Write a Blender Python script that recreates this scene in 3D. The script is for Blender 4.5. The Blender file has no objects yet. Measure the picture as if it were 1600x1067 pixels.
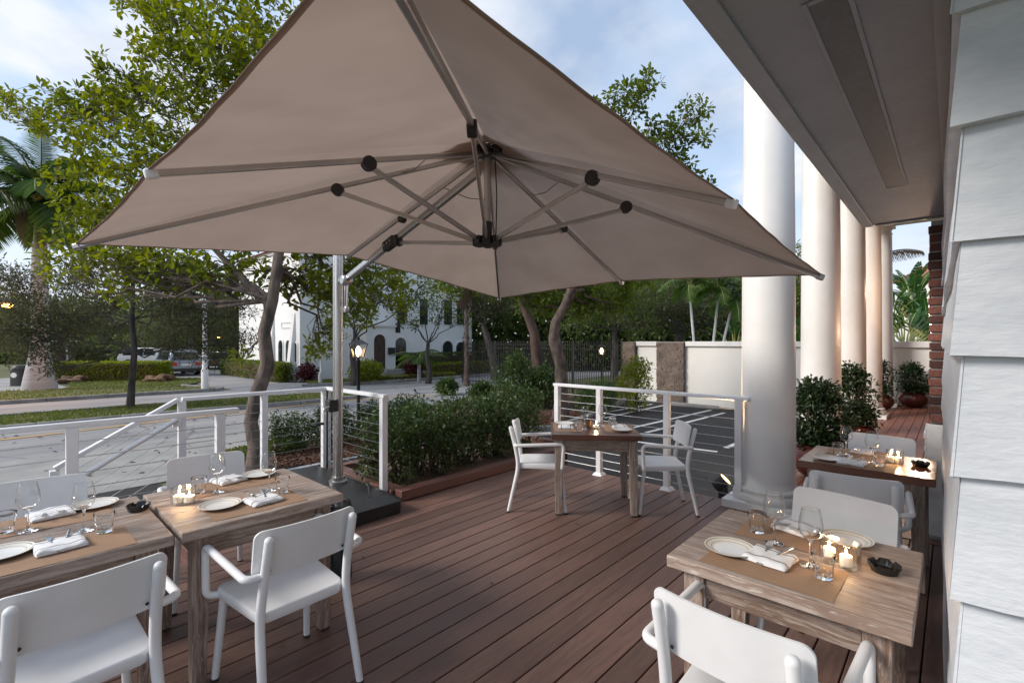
import bpy, bmesh, math, random
import numpy as np
from mathutils import Vector, Matrix
random.seed(7); rng = np.random.default_rng(7)
R = math.radians
SC = bpy.context.scene
COL = SC.collection

# ------------------------------------------------------------------ camera, light, exposure
CAM_A = R(42.6); FPX = 750.0; HC = 1.6
cam = bpy.data.cameras.new('camera'); cam_o = bpy.data.objects.new('camera', cam); COL.objects.link(cam_o)
cam.sensor_width = 36; cam.lens = FPX / 1600 * 36; cam.clip_start = 0.05; cam.clip_end = 2000
cam_o.location = (0, 0, HC); cam_o.rotation_euler = (R(90), 0, CAM_A)
SC.camera = cam_o
SUN_EL, SUN_ROT = R(32), R(215)
world = bpy.data.worlds.new('World'); SC.world = world; world.use_nodes = True
def build_world():
    nt = world.node_tree; N = nt.nodes; L = nt.links
    N.clear()
    out = N.new('ShaderNodeOutputWorld'); bg = N.new('ShaderNodeBackground')
    sky = N.new('ShaderNodeTexSky'); sky.sky_type = 'NISHITA'; sky.sun_disc = False
    sky.sun_elevation = SUN_EL; sky.sun_rotation = SUN_ROT; sky.air_density = 1.0; sky.dust_density = 1.5; sky.ozone_density = 1.5
    tc = N.new('ShaderNodeTexCoord')
    sep = N.new('ShaderNodeSeparateXYZ'); L.new(tc.outputs['Generated'], sep.inputs[0])
    # cloud layer seen in perspective: direction / (height + k)
    add = N.new('ShaderNodeMath'); add.operation = 'MAXIMUM'; L.new(sep.outputs['Z'], add.inputs[0]); add.inputs[1].default_value = 0.0
    add2 = N.new('ShaderNodeMath'); add2.operation = 'ADD'; L.new(add.outputs[0], add2.inputs[0]); add2.inputs[1].default_value = 0.22
    div = N.new('ShaderNodeVectorMath'); div.operation = 'DIVIDE'
    L.new(tc.outputs['Generated'], div.inputs[0])
    comb = N.new('ShaderNodeCombineXYZ')
    for i in range(3): L.new(add2.outputs[0], comb.inputs[i])
    L.new(comb.outputs[0], div.inputs[1])
    mp = N.new('ShaderNodeMapping'); mp.inputs['Scale'].default_value = (1.0, 1.0, 0.6); mp.inputs['Location'].default_value = (3.1, 1.7, 0.4)
    L.new(div.outputs[0], mp.inputs[0])
    n1 = N.new('ShaderNodeTexNoise'); n1.inputs['Scale'].default_value = 1.35; n1.inputs['Detail'].default_value = 6; n1.inputs['Roughness'].default_value = 0.52
    n1.inputs['Distortion'].default_value = 0.35
    L.new(mp.outputs[0], n1.inputs['Vector'])
    ramp = N.new('ShaderNodeMapRange'); ramp.interpolation_type = 'SMOOTHSTEP'
    ramp.inputs['From Min'].default_value = 0.42; ramp.inputs['From Max'].default_value = 0.60
    L.new(n1.outputs['Fac'], ramp.inputs['Value'])
    n2 = N.new('ShaderNodeTexNoise'); n2.inputs['Scale'].default_value = 2.2; n2.inputs['Detail'].default_value = 5
    L.new(mp.outputs[0], n2.inputs['Vector'])
    cc = N.new('ShaderNodeMixRGB'); cc.inputs[1].default_value = (1.65, 2.15, 3.0, 1); cc.inputs[2].default_value = (3.7, 3.85, 4.15, 1)
    r2 = N.new('ShaderNodeMapRange'); r2.inputs['From Min'].default_value = 0.35; r2.inputs['From Max'].default_value = 0.62
    L.new(n2.outputs['Fac'], r2.inputs['Value']); L.new(r2.outputs[0], cc.inputs[0])
    # thin bright veil all over (high overcast)
    veil = N.new('ShaderNodeMixRGB'); veil.inputs[0].default_value = 0.75; veil.inputs[2].default_value = (2.3, 2.95, 3.9, 1)
    L.new(sky.outputs[0], veil.inputs[1])
    mix = N.new('ShaderNodeMixRGB'); L.new(ramp.outputs[0], mix.inputs[0]); L.new(veil.outputs[0], mix.inputs[1]); L.new(cc.outputs[0], mix.inputs[2])
    # the low band of sky is pale with distant cloud
    hz = N.new('ShaderNodeMapRange'); hz.interpolation_type = 'SMOOTHSTEP'; hz.inputs['From Min'].default_value = 0.0; hz.inputs['From Max'].default_value = 0.34
    hz.inputs['To Min'].default_value = 0.75; hz.inputs['To Max'].default_value = 0.0
    L.new(sep.outputs['Z'], hz.inputs['Value'])
    mh = N.new('ShaderNodeMixRGB'); mh.inputs[2].default_value = (3.9, 4.1, 4.45, 1)
    L.new(hz.outputs[0], mh.inputs[0]); L.new(mix.outputs[0], mh.inputs[1])
    bg.inputs['Strength'].default_value = 0.1
    L.new(mh.outputs[0], bg.inputs['Color']); L.new(bg.outputs[0], out.inputs[0])
build_world()
sun = bpy.data.lights.new('sun', 'SUN'); sun.energy = 1.5; sun.angle = R(20); sun.color = (1.0, 0.93, 0.85)
sun_o = bpy.data.objects.new('sun', sun); COL.objects.link(sun_o)
# Nishita: rotation measured clockwise from +Y seen from above
sd = Vector((math.sin(SUN_ROT) * math.cos(SUN_EL), math.cos(SUN_ROT) * math.cos(SUN_EL), math.sin(SUN_EL)))
sun_o.rotation_euler = (-sd).to_track_quat('-Z', 'Y').to_euler()
sun_o.location = (0, 0, 30)
VS = SC.view_settings
VS.view_transform = 'Standard'; VS.look = 'None'; VS.gamma = 1; VS.use_curve_mapping = False; VS.exposure = 1.35
SC.display_settings.display_device = 'sRGB'
SC.cycles.use_denoising = True
SC.cycles.max_bounces = 12; SC.cycles.transparent_max_bounces = 24; SC.cycles.sample_clamp_indirect = 6
SC.cycles.transmission_bounces = 12; SC.cycles.caustics_refractive = True; SC.cycles.blur_glossy = 0.5

# ------------------------------------------------------------------ placing helpers
cA, sA = math.cos(CAM_A), math.sin(CAM_A)
def PZ(u, v, zc):
    """point that the photo shows at (u, v) at depth zc"""
    xc = (u - 800) / FPX * zc
    return Vector((cA * xc - sA * zc, sA * xc + cA * zc, HC - (v - 534) / FPX * zc))
def P(u, v, h=0.0):
    p = PZ(u, v, FPX * (HC - h) / (v - 534)); p.z = h; return p
G = -0.5      # street level below the deck

# ------------------------------------------------------------------ materials
def new_mat(name):
    m = bpy.data.materials.new(name); m.use_nodes = True
    nt = m.node_tree; b = nt.nodes['Principled BSDF']
    return m, nt, b
def coords(nt, scale=(1, 1, 1), rnd=True):
    tc = nt.nodes.new('ShaderNodeTexCoord'); mp = nt.nodes.new('ShaderNodeMapping')
    mp.inputs['Scale'].default_value = scale
    nt.links.new(tc.outputs['Object'], mp.inputs['Vector'])
    if rnd:
        oi = nt.nodes.new('ShaderNodeObjectInfo'); ml = nt.nodes.new('ShaderNodeVectorMath'); ml.operation = 'SCALE'
        ml.inputs[0].default_value = (37.0, 53.0, 71.0); nt.links.new(oi.outputs['Random'], ml.inputs['Scale'])
        nt.links.new(ml.outputs[0], mp.inputs['Location'])
    return mp.outputs[0]
def noise(nt, vec, scale, detail=4, rough=.55, dist=0.0):
    n = nt.nodes.new('ShaderNodeTexNoise'); n.inputs['Scale'].default_value = scale; n.inputs['Detail'].default_value = detail
    n.inputs['Roughness'].default_value = rough; n.inputs['Distortion'].default_value = dist
    nt.links.new(vec, n.inputs['Vector']); return n.outputs['Fac']
def rng_map(nt, val, a, b, c=0.0, d=1.0):
    r = nt.nodes.new('ShaderNodeMapRange'); r.inputs['From Min'].default_value = a; r.inputs['From Max'].default_value = b
    r.inputs['To Min'].default_value = c; r.inputs['To Max'].default_value = d
    nt.links.new(val, r.inputs['Value']); return r.outputs[0]
def mixc(nt, fac, c1, c2, blend='MIX'):
    m = nt.nodes.new('ShaderNodeMixRGB'); m.blend_type = blend
    for s, c in ((1, c1), (2, c2)):
        if isinstance(c, (tuple, list)): m.inputs[s].default_value = (*c[:3], 1)
        else: nt.links.new(c, m.inputs[s])
    if isinstance(fac, (int, float)): m.inputs[0].default_value = fac
    else: nt.links.new(fac, m.inputs[0])
    return m.outputs[0]
def bump(nt, b, h, strength=.3, dist=.01):
    bp = nt.nodes.new('ShaderNodeBump'); bp.inputs['Strength'].default_value = strength; bp.inputs['Distance'].default_value = dist
    nt.links.new(h, bp.inputs['Height']); nt.links.new(bp.outputs[0], b.inputs['Normal'])
def noisy(name, c1, c2, scale=6, rough=.6, bmp=.15, stretch=(1, 1, 1), metal=0, lo=.35, hi=.65, bscale=None, rvar=.1, bdist=.004, spec=.5, hue=0.0):
    """two-tone material broken up by noise, with fine relief and uneven gloss"""
    m, nt, b = new_mat(name); v = coords(nt, stretch)
    f = rng_map(nt, noise(nt, v, scale), lo, hi)
    c = mixc(nt, f, c1, c2)
    if hue:
        oi = nt.nodes.new('ShaderNodeObjectInfo'); hs = nt.nodes.new('ShaderNodeHueSaturation')
        nt.links.new(rng_map(nt, oi.outputs['Random'], 0, 1, 1 - hue, 1 + hue), hs.inputs['Value']); nt.links.new(c, hs.inputs['Color']); c = hs.outputs[0]
    nt.links.new(c, b.inputs['Base Color'])
    n2 = noise(nt, v, bscale or scale * 5, 5)
    nt.links.new(rng_map(nt, n2, .3, .7, rough - rvar, min(1, rough + rvar)), b.inputs['Roughness'])
    b.inputs['Metallic'].default_value = metal; b.inputs['Specular IOR Level'].default_value = spec
    if bmp: bump(nt, b, n2, bmp, bdist)
    return m
def leaf_mat(name, c1, c2, c3=None, trans=.35, rough=.45):
    """leaf: colour differs from leaf to leaf, some light passes through"""
    m, nt, b = new_mat(name)
    ge = nt.nodes.new('ShaderNodeNewGeometry')
    c = mixc(nt, ge.outputs['Random Per Island'], c1, c2)
    v = coords(nt, rnd=False)
    if c3: c = mixc(nt, rng_map(nt, noise(nt, v, .9, 3), .5, .68), c, c3)
    nt.links.new(c, b.inputs['Base Color']); b.inputs['Roughness'].default_value = rough; b.inputs['Specular IOR Level'].default_value = .35
    t = nt.nodes.new('ShaderNodeBsdfTranslucent'); mx = nt.nodes.new('ShaderNodeMixShader'); mx.inputs[0].default_value = trans
    hs = nt.nodes.new('ShaderNodeHueSaturation'); hs.inputs['Value'].default_value = 1.5; hs.inputs['Saturation'].default_value = 1.1
    nt.links.new(c, hs.inputs['Color']); nt.links.new(hs.outputs[0], t.inputs['Color'])
    nt.links.new(b.outputs[0], mx.inputs[1]); nt.links.new(t.outputs[0], mx.inputs[2])
    nt.links.new(mx.outputs[0], nt.nodes['Material Output'].inputs['Surface'])
    return m
def wood(name, base, dark, light, axis, amount=.5, rough=.6, gloss=0, fine=1.0, var=.12, bmp=.35):
    """wood with the grain along an axis; light = lime wash caught in the grain"""
    m, nt, b = new_mat(name)
    v0 = coords(nt, (1, 1, 1))
    wn = nt.nodes.new('ShaderNodeTexNoise'); wn.inputs['Scale'].default_value = 4.5; wn.inputs['Detail'].default_value = 2; nt.links.new(v0, wn.inputs['Vector'])
    sb = nt.nodes.new('ShaderNodeVectorMath'); sb.operation = 'SUBTRACT'; nt.links.new(wn.outputs['Color'], sb.inputs[0]); sb.inputs[1].default_value = (.5, .5, .5)
    sk = nt.nodes.new('ShaderNodeVectorMath'); sk.operation = 'SCALE'; sk.inputs['Scale'].default_value = .045; nt.links.new(sb.outputs[0], sk.inputs[0])
    ad = nt.nodes.new('ShaderNodeVectorMath'); ad.operation = 'ADD'; nt.links.new(v0, ad.inputs[0]); nt.links.new(sk.outputs[0], ad.inputs[1])
    def stretch(k, along):
        s_ = [k] * 3; s_[axis] = along; q = nt.nodes.new('ShaderNodeMapping'); q.inputs['Scale'].default_value = s_; nt.links.new(ad.outputs[0], q.inputs['Vector']); return q.outputs[0]
    v = stretch(34 * fine, 2.6); v2 = stretch(5.0, 1.3); v3 = stretch(120 * fine, 14)
    g = noise(nt, v, 1.0, 6, .62, .25)
    big = noise(nt, v2, 1.0, 3, .5, .8)
    c = mixc(nt, rng_map(nt, g, .3, .7), dark, base)
    f = nt.nodes.new('ShaderNodeMath'); f.operation = 'MULTIPLY'
    nt.links.new(rng_map(nt, g, .42, .68), f.inputs[0]); nt.links.new(rng_map(nt, big, .3, .7, .15, 1.0), f.inputs[1])
    f2 = nt.nodes.new('ShaderNodeMath'); f2.operation = 'MULTIPLY'; nt.links.new(f.outputs[0], f2.inputs[0]); f2.inputs[1].default_value = amount
    c = mixc(nt, f2.outputs[0], c, light)
    pore = noise(nt, v3, 1.0, 3, .6)
    c = mixc(nt, rng_map(nt, pore, .56, .70, 0, min(.75, amount * .7)), c, light)
    c = mixc(nt, rng_map(nt, pore, .30, .42, .45, 0), c, dark)
    c = mixc(nt, rng_map(nt, big, .3, .7, 0, .35), c, dark)
    oi = nt.nodes.new('ShaderNodeObjectInfo'); hs = nt.nodes.new('ShaderNodeHueSaturation')
    nt.links.new(rng_map(nt, oi.outputs['Random'], 0, 1, 1 - var, 1 + var), hs.inputs['Value']); nt.links.new(c, hs.inputs['Color'])
    nt.links.new(hs.outputs[0], b.inputs['Base Color'])
    nt.links.new(rng_map(nt, g, .3, .7, rough - .1, rough + .12), b.inputs['Roughness'])
    if gloss: b.inputs['Coat Weight'].default_value = gloss; b.inputs['Coat Roughness'].default_value = .2
    bump(nt, b, g, bmp, .002)
    return m
def glass_mat(name, tint=(1, 1, 1), rough=0.0, ior=1.45):
    m, nt, b = new_mat(name)
    b.inputs['Base Color'].default_value = (*tint, 1); b.inputs['Transmission Weight'].default_value = 1
    b.inputs['Roughness'].default_value = rough; b.inputs['IOR'].default_value = ior
    return m
def thin_glass(name, tint=(.97, .98, .98), k=1.0):
    """thin wall of glass: light passes straight, edges reflect"""
    m, nt, b = new_mat(name); nt.nodes.remove(b)
    tr = nt.nodes.new('ShaderNodeBsdfTransparent'); tr.inputs[0].default_value = (*tint, 1)
    gl = nt.nodes.new('ShaderNodeBsdfGlossy'); gl.inputs['Roughness'].default_value = .02
    lw = nt.nodes.new('ShaderNodeLayerWeight'); lw.inputs[0].default_value = .5
    pw = nt.nodes.new('ShaderNodeMath'); pw.operation = 'POWER'; nt.links.new(lw.outputs['Facing'], pw.inputs[0]); pw.inputs[1].default_value = 2.3
    fr = nt.nodes.new('ShaderNodeMath'); fr.operation = 'MULTIPLY_ADD'; nt.links.new(pw.outputs[0], fr.inputs[0]); fr.inputs[1].default_value = .9; fr.inputs[2].default_value = .055
    mx = nt.nodes.new('ShaderNodeMixShader')
    mm = nt.nodes.new('ShaderNodeMath'); mm.operation = 'MULTIPLY'; mm.inputs[1].default_value = k; mm.use_clamp = True
    nt.links.new(fr.outputs[0], mm.inputs[0]); nt.links.new(mm.outputs[0], mx.inputs[0])
    nt.links.new(tr.outputs[0], mx.inputs[1]); nt.links.new(gl.outputs[0], mx.inputs[2])
    nt.links.new(mx.outputs[0], nt.nodes['Material Output'].inputs['Surface'])
    return m
def emit(name, col, s):
    m, nt, b = new_mat(name); b.inputs['Base Color'].default_value = (*col, 1)
    b.inputs['Emission Color'].default_value = (*col, 1); b.inputs['Emission Strength'].default_value = s
    return m

M = {}
M['chair'] = noisy('white_powder_coat', (.76, .765, .775), (.66, .665, .67), 5, .42, .04, lo=.3, hi=.8, bscale=260, rvar=.05, bdist=.0006)
M['screw'] = noisy('black_screw', (.02, .02, .02), (.04, .04, .04), 40, .4, 0)
for ax, n in enumerate('xyz'):
    M['limetop_' + n] = wood('limed_table_top_' + n, (.315, .235, .19), (.20, .14, .108), (.60, .55, .51), ax, .9, .55, fine=1.1, var=.13, bmp=.4)
    M['lime_' + n] = wood('limed_wood_' + n, (.24, .155, .11), (.14, .085, .06), (.62, .57, .53), ax, .75, .62, fine=2.0, bmp=.5)
    M['grey_' + n] = wood('greyed_wood_' + n, (.27, .20, .155), (.15, .11, .085), (.55, .49, .43), ax, .8, .62, fine=1.5)
    M['dark_' + n] = wood('dark_varnished_wood_' + n, (.16, .05, .022), (.07, .022, .012), (.25, .10, .05), ax, .3, .35, gloss=.5, fine=.6, bmp=.06)
M['deck'] = wood('deck_board_wood', (.18, .098, .073), (.105, .057, .043), (.255, .16, .13), 1, .4, .5, fine=1.2, var=.28, bmp=.3)
M['porch'] = wood('porch_board_wood', (.26, .10, .060), (.15, .055, .036), (.33, .16, .10), 1, .4, .42, fine=1.0, var=.15, bmp=.2)
M['kerbwood'] = wood('planter_wood_x', (.23, .11, .08), (.13, .06, .05), (.31, .19, .15), 0, .4, .5, var=.1)
M['kerbwood_y'] = wood('planter_wood_y', (.20, .085, .06), (.11, .05, .04), (.28, .15, .11), 1, .4, .5, var=.1)
M['rail'] = noisy('white_railing_paint', (.78, .78, .79), (.70, .70, .71), 5, .4, .03, bscale=120, rvar=.06)
M['cable'] = noisy('steel_cable', (.5, .5, .5), (.4, .4, .4), 60, .35, .1, metal=1)
M['steel'] = noisy('brushed_aluminium', (.62, .61, .60), (.50, .49, .48), 3, .28, .03, stretch=(30, 30, 1), metal=1, rvar=.06)
M['rib'] = noisy('rib_aluminium', (.55, .53, .51), (.44, .42, .41), 3, .33, .02, metal=1, rvar=.05)
M['blackpl'] = noisy('black_plastic', (.018, .018, .019), (.028, .027, .027), 20, .5, .05)
M['basepaint'] = noisy('black_textured_metal', (.018, .0175, .017), (.026, .025, .024), 9, .42, .12, bscale=320, bdist=.001)
M['siding'] = noisy('white_board_paint', (.61, .64, .68), (.54, .57, .615), 3, .5, .6, stretch=(3, 3, 9), bscale=11, bdist=.004, rvar=.1)
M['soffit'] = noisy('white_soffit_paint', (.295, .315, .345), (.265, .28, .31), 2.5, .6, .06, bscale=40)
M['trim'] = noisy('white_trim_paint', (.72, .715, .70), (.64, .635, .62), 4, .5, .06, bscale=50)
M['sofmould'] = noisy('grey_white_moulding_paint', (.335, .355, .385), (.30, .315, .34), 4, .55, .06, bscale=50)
M['grille'] = noisy('grey_grille', (.125, .135, .15), (.105, .113, .125), 30, .55, .2, bscale=150)
M['column'] = noisy('cream_column_paint', (.76, .745, .72), (.68, .665, .635), 1.6, .45, .05, bscale=30, rvar=.06)
M['stucco'] = noisy('cream_stucco', (.74, .725, .69), (.68, .665, .63), .7, .85, .25, bscale=55, bdist=.004)
M['whstucco'] = noisy('white_stucco', (.77, .78, .78), (.70, .71, .71), .5, .85, .2, bscale=30)
M['mortar'] = noisy('grey_mortar', (.34, .32, .30), (.24, .225, .21), 16, .95, .5, bscale=60)
M['brick'] = noisy('old_red_brick', (.17, .052, .034), (.055, .03, .026), 9, .9, .6, bscale=50, hue=.75, bdist=.006)
M['brickpaint'] = noisy('white_painted_brick', (.74, .73, .71), (.55, .53, .50), 6, .6, .6, bscale=30, bdist=.006)
M['fabric'] = None
M['paper'] = noisy('kraft_paper', (.33, .205, .125), (.29, .18, .11), 8, .75, .1, bscale=200, bdist=.0005)
M['plate'] = None
M['ash'] = noisy('black_glazed_plastic', (.008, .008, .008), (.014, .014, .014), 30, .18, .02)
M['cutlery'] = noisy('polished_steel', (.62, .61, .60), (.55, .54, .53), 12, .16, .01, metal=1, rvar=.04)
M['wax'] = noisy('candle_wax', (.85, .80, .72), (.80, .74, .66), 12, .5, .03)
M['flame'] = emit('candle_flame', (1.0, .62, .26), 14)
M['glass'] = glass_mat('clear_glass', (.985, .99, .99), 0, 1.38)
M['thin'] = thin_glass('thin_clear_glass')
M['dkglass'] = noisy('dark_window_glass', (.012, .016, .018), (.02, .03, .034), .8, .08, 0, rvar=.03)
M['black_iron'] = noisy('black_iron', (.010, .010, .010), (.018, .017, .016), 20, .45, .1)
M['bark'] = noisy('mottled_bark', (.17, .125, .10), (.055, .042, .034), 7, .95, 1.0, stretch=(1, 1, .5), bscale=22, bdist=.02)
M['bark_grey'] = noisy('grey_bark', (.085, .072, .063), (.035, .03, .027), 6, .95, .8, stretch=(1, 1, .35), bscale=25, bdist=.02)
M['bark_red'] = noisy('reddish_bark', (.10, .060, .045), (.045, .03, .025), 6, .95, .8, stretch=(1, 1, .3), bscale=25, bdist=.02)
M['bark_palm'] = noisy('ringed_palm_bark', (.36, .37, .39), (.29, .295, .31), 2, .85, .4, stretch=(.25, .25, 5), bscale=5, bdist=.02)
M['palmgreen'] = noisy('green_crownshaft', (.16, .26, .05), (.10, .18, .035), 3, .4, .1)
M['leafA'] = leaf_mat('bright_tree_leaf', (.11, .145, .013), (.21, .22, .022), (.075, .105, .013), .5)
M['leafB'] = leaf_mat('green_tree_leaf', (.07, .11, .014), (.14, .17, .022), (.055, .08, .014), .45)
M['leafD'] = leaf_mat('dark_tree_leaf', (.06, .095, .026), (.115, .145, .04), (.12, .145, .05), .45, .55)
M['leafG'] = leaf_mat('greyish_fine_leaf', (.055, .065, .032), (.10, .105, .052), (.08, .07, .042), .42, .6)
M['leafH'] = leaf_mat('hedge_leaf', (.035, .07, .02), (.075, .115, .03), (.11, .14, .045), .35, .35)
M['leafP'] = leaf_mat('glossy_pot_leaf', (.012, .028, .012), (.035, .058, .020), (.05, .075, .03), .25, .3)
M['leafY'] = leaf_mat('clipped_hedge_leaf', (.13, .175, .014), (.23, .255, .022), None, .4, .5)
M['leafR'] = leaf_mat('red_leaf', (.09, .015, .02), (.05, .012, .015), None, .3, .4)
M['palmleaf'] = leaf_mat('palm_leaf', (.055, .11, .022), (.10, .16, .032), None, .42, .4)
M['deadleaf'] = leaf_mat('dry_palm_leaf', (.16, .11, .07), (.11, .08, .05), None, .3, .7)
M['banana'] = leaf_mat('broad_tropical_leaf', (.025, .085, .022), (.05, .12, .03), None, .35, .3)
M['stalk'] = noisy('pale_leaf_stalk', (.34, .34, .13), (.26, .28, .09), 5, .5, .05)
M['road'] = None
M['lot'] = noisy('black_asphalt', (.013, .013, .0135), (.024, .0235, .0235), 1.2, .85, .5, bscale=160, bdist=.004)
M['line'] = noisy('white_road_paint', (.74, .74, .73), (.60, .60, .59), 4, .7, .2, bscale=90)
M['yline'] = noisy('yellow_road_paint', (.56, .33, .10), (.44, .28, .12), 3, .75, .2, bscale=80)
M['concrete'] = noisy('pale_concrete', (.33, .325, .31), (.25, .245, .235), 1.4, .9, .35, bscale=60, bdist=.004)
M['kerb'] = noisy('kerb_concrete', (.30, .295, .285), (.17, .165, .16), 2.2, .9, .4, bscale=40, bdist=.005)
M['soil'] = noisy('bare_soil', (.13, .085, .055), (.07, .045, .032), 4, .95, .6, bscale=40, bdist=.02)
M['mulch'] = noisy('bark_mulch_bed', (.10, .052, .032), (.05, .026, .018), 14, .95, .8, bscale=45, bdist=.03)
M['chip'] = noisy('bark_chip', (.17, .08, .045), (.08, .04, .025), 9, .9, .3, hue=.4)
M['lawn'] = noisy('lawn_soil', (.075, .095, .028), (.12, .115, .045), 1.6, .95, .5, bscale=50, bdist=.02)
M['grass'] = leaf_mat('grass_blade', (.075, .115, .02), (.13, .16, .032), (.19, .18, .06), .3, .6)
M['rock'] = noisy('brown_rock', (.19, .11, .065), (.09, .055, .035), 4, .95, .8, bscale=14, bdist=.05)
M['pot'] = noisy('oxblood_glaze', (.085, .022, .018), (.05, .014, .012), 5, .22, .05, rvar=.06)
M['mailbox'] = noisy('black_box', (.012, .012, .012), (.02, .02, .02), 9, .5, 0)
M['rooftile'] = noisy('red_roof_tile', (.42, .14, .09), (.30, .09, .06), 4, .8, .5, bscale=12, bdist=.03)
M['tyre'] = noisy('tyre_rubber', (.012, .012, .012), (.02, .02, .02), 20, .8, .1)
M['lamp_w'] = emit('warm_lantern_bulb', (1.0, .62, .27), 5)
M['lamp_o'] = emit('sodium_lamp', (1.0, .45, .12), 4)
M['lamp_u'] = emit('uplight_lens', (1.0, .62, .24), 2.2)
def car_paint(name, c, metal=.5):
    m, nt, b = new_mat(name); b.inputs['Base Color'].default_value = (*c, 1); b.inputs['Metallic'].default_value = metal
    b.inputs['Roughness'].default_value = .35; b.inputs['Coat Weight'].default_value = .7; b.inputs['Coat Roughness'].default_value = .05
    return m
M['silver'] = car_paint('silver_car_paint', (.27, .31, .38)); M['blackcar'] = car_paint('black_car_paint', (.012, .012, .013), .1); M['whitecar'] = car_paint('white_car_paint', (.72, .73, .74), 0)
M['tail'] = car_paint('red_tail_lamp', (.45, .02, .015), 0)
def special():
    # umbrella fabric: woven taupe cloth that lets some daylight through
    m, nt, b = new_mat('taupe_canopy_fabric'); v = coords(nt, rnd=False)
    c = mixc(nt, rng_map(nt, noise(nt, v, 2.2, 3), .35, .65), (.335, .256, .21), (.38, .295, .243))
    nt.links.new(c, b.inputs['Base Color']); b.inputs['Roughness'].default_value = .9; b.inputs['Specular IOR Level'].default_value = .15
    t = nt.nodes.new('ShaderNodeBsdfTranslucent'); nt.links.new(c, t.inputs['Color'])
    mx = nt.nodes.new('ShaderNodeMixShader'); mx.inputs[0].default_value = .42
    nt.links.new(b.outputs[0], mx.inputs[1]); nt.links.new(t.outputs[0], mx.inputs[2]); nt.links.new(mx.outputs[0], nt.nodes['Material Output'].inputs['Surface'])
    wv = coords(nt, (1, 1, 1), False); bump(nt, b, noise(nt, wv, 500, 2), .15, .0005)
    M['fabric'] = m
    # plate: cream glaze with two printed brown bands near the rim
    m, nt, b = new_mat('cream_banded_china'); tc = nt.nodes.new('ShaderNodeTexCoord'); sp = nt.nodes.new('ShaderNodeSeparateXYZ'); nt.links.new(tc.outputs['Object'], sp.inputs[0])
    cb = nt.nodes.new('ShaderNodeCombineXYZ'); nt.links.new(sp.outputs[0], cb.inputs[0]); nt.links.new(sp.outputs[1], cb.inputs[1])
    ln = nt.nodes.new('ShaderNodeVectorMath'); ln.operation = 'LENGTH'; nt.links.new(cb.outputs[0], ln.inputs[0])
    rp = nt.nodes.new('ShaderNodeValToRGB'); rp.color_ramp.interpolation = 'CONSTANT'
    e = rp.color_ramp.elements; e[0].position = 0; e[0].color = (.76, .76, .74, 1); e[1].position = .64; e[1].color = (.68, .65, .57, 1)
    for pos, c in ((.70, (.30, .24, .16, 1)), (.715, (.72, .69, .62, 1)), (.86, (.26, .20, .13, 1)), (.895, (.72, .70, .63, 1)), (.965, (.40, .35, .27, 1))):
        q = e.new(pos); q.color = c
    sc_ = nt.nodes.new('ShaderNodeMath'); sc_.operation = 'MULTIPLY'; sc_.inputs[1].default_value = 10.0; nt.links.new(ln.outputs['Value'], sc_.inputs[0])
    nt.links.new(sc_.outputs[0], rp.inputs[0]); nt.links.new(rp.outputs[0], b.inputs['Base Color']); b.inputs['Roughness'].default_value = .18
    M['plate'] = m
    # napkin: white cotton with dark blue bands woven near both ends
    m, nt, b = new_mat('white_cotton_with_blue_bands'); tc = nt.nodes.new('ShaderNodeTexCoord'); sp = nt.nodes.new('ShaderNodeSeparateXYZ'); nt.links.new(tc.outputs['Object'], sp.inputs[0])
    rp = nt.nodes.new('ShaderNodeValToRGB'); rp.color_ramp.interpolation = 'CONSTANT'; e = rp.color_ramp.elements
    W_, B_ = (.76, .76, .77, 1), (.035, .04, .06, 1)
    e[0].position = 0; e[0].color = W_; e[1].position = .20; e[1].color = B_
    for pos, c in ((.235, W_), (.255, B_), (.265, W_), (.76, B_), (.795, W_)):
        q = e.new(pos); q.color = c
    nt.links.new(rng_map(nt, sp.outputs[1], -.078, .078), rp.inputs[0])
    nt.links.new(rp.outputs[0], b.inputs['Base Color']); b.inputs['Roughness'].default_value = .95; b.inputs['Specular IOR Level'].default_value = .1
    v = coords(nt); bump(nt, b, noise(nt, v, 60, 4), .22, .002)
    M['napkin'] = m
    # pale old road with tar patches and cracks
    m, nt, b = new_mat('worn_grey_road'); v = coords(nt, rnd=False); v2 = coords(nt, (1.0, .22, 1), False)
    c = mixc(nt, rng_map(nt, noise(nt, v2, 1.3, 6), .35, .66), (.19, .19, .20), (.30, .295, .295))
    c = mixc(nt, rng_map(nt, noise(nt, v2, .8, 5, .6), .60, .68, 0, .75), c, (.085, .085, .088))
    vo = nt.nodes.new('ShaderNodeTexVoronoi'); vo.feature = 'DISTANCE_TO_EDGE'; vo.inputs['Scale'].default_value = .33
    nv = nt.nodes.new('ShaderNodeMixRGB'); nv.inputs[0].default_value = .12; nt.links.new(v, nv.inputs[1])
    nz = nt.nodes.new('ShaderNodeTexNoise'); nz.inputs['Scale'].default_value = 2.5; nt.links.new(v, nz.inputs['Vector']); nt.links.new(nz.outputs['Color'], nv.inputs[2])
    nt.links.new(nv.outputs[0], vo.inputs['Vector'])
    c = mixc(nt, rng_map(nt, vo.outputs['Distance'], .003, .010, .4, 0), c, (.05, .05, .05))
    nt.links.new(c, b.inputs['Base Color']); b.inputs['Roughness'].default_value = .85
    bump(nt, b, noise(nt, v, 90, 4), .4, .004)
    M['road'] = m
    # thin brickwork for the far wall's piers, too small to pick apart
    m, nt, b = new_mat('mixed_brown_brickwork'); v = coords(nt, rnd=False)
    M['pierbrick'] = noisy('mixed_brown_brick', (.29, .225, .185), (.16, .12, .10), 3, .9, .5, bscale=40, hue=.5)
special()
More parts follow.
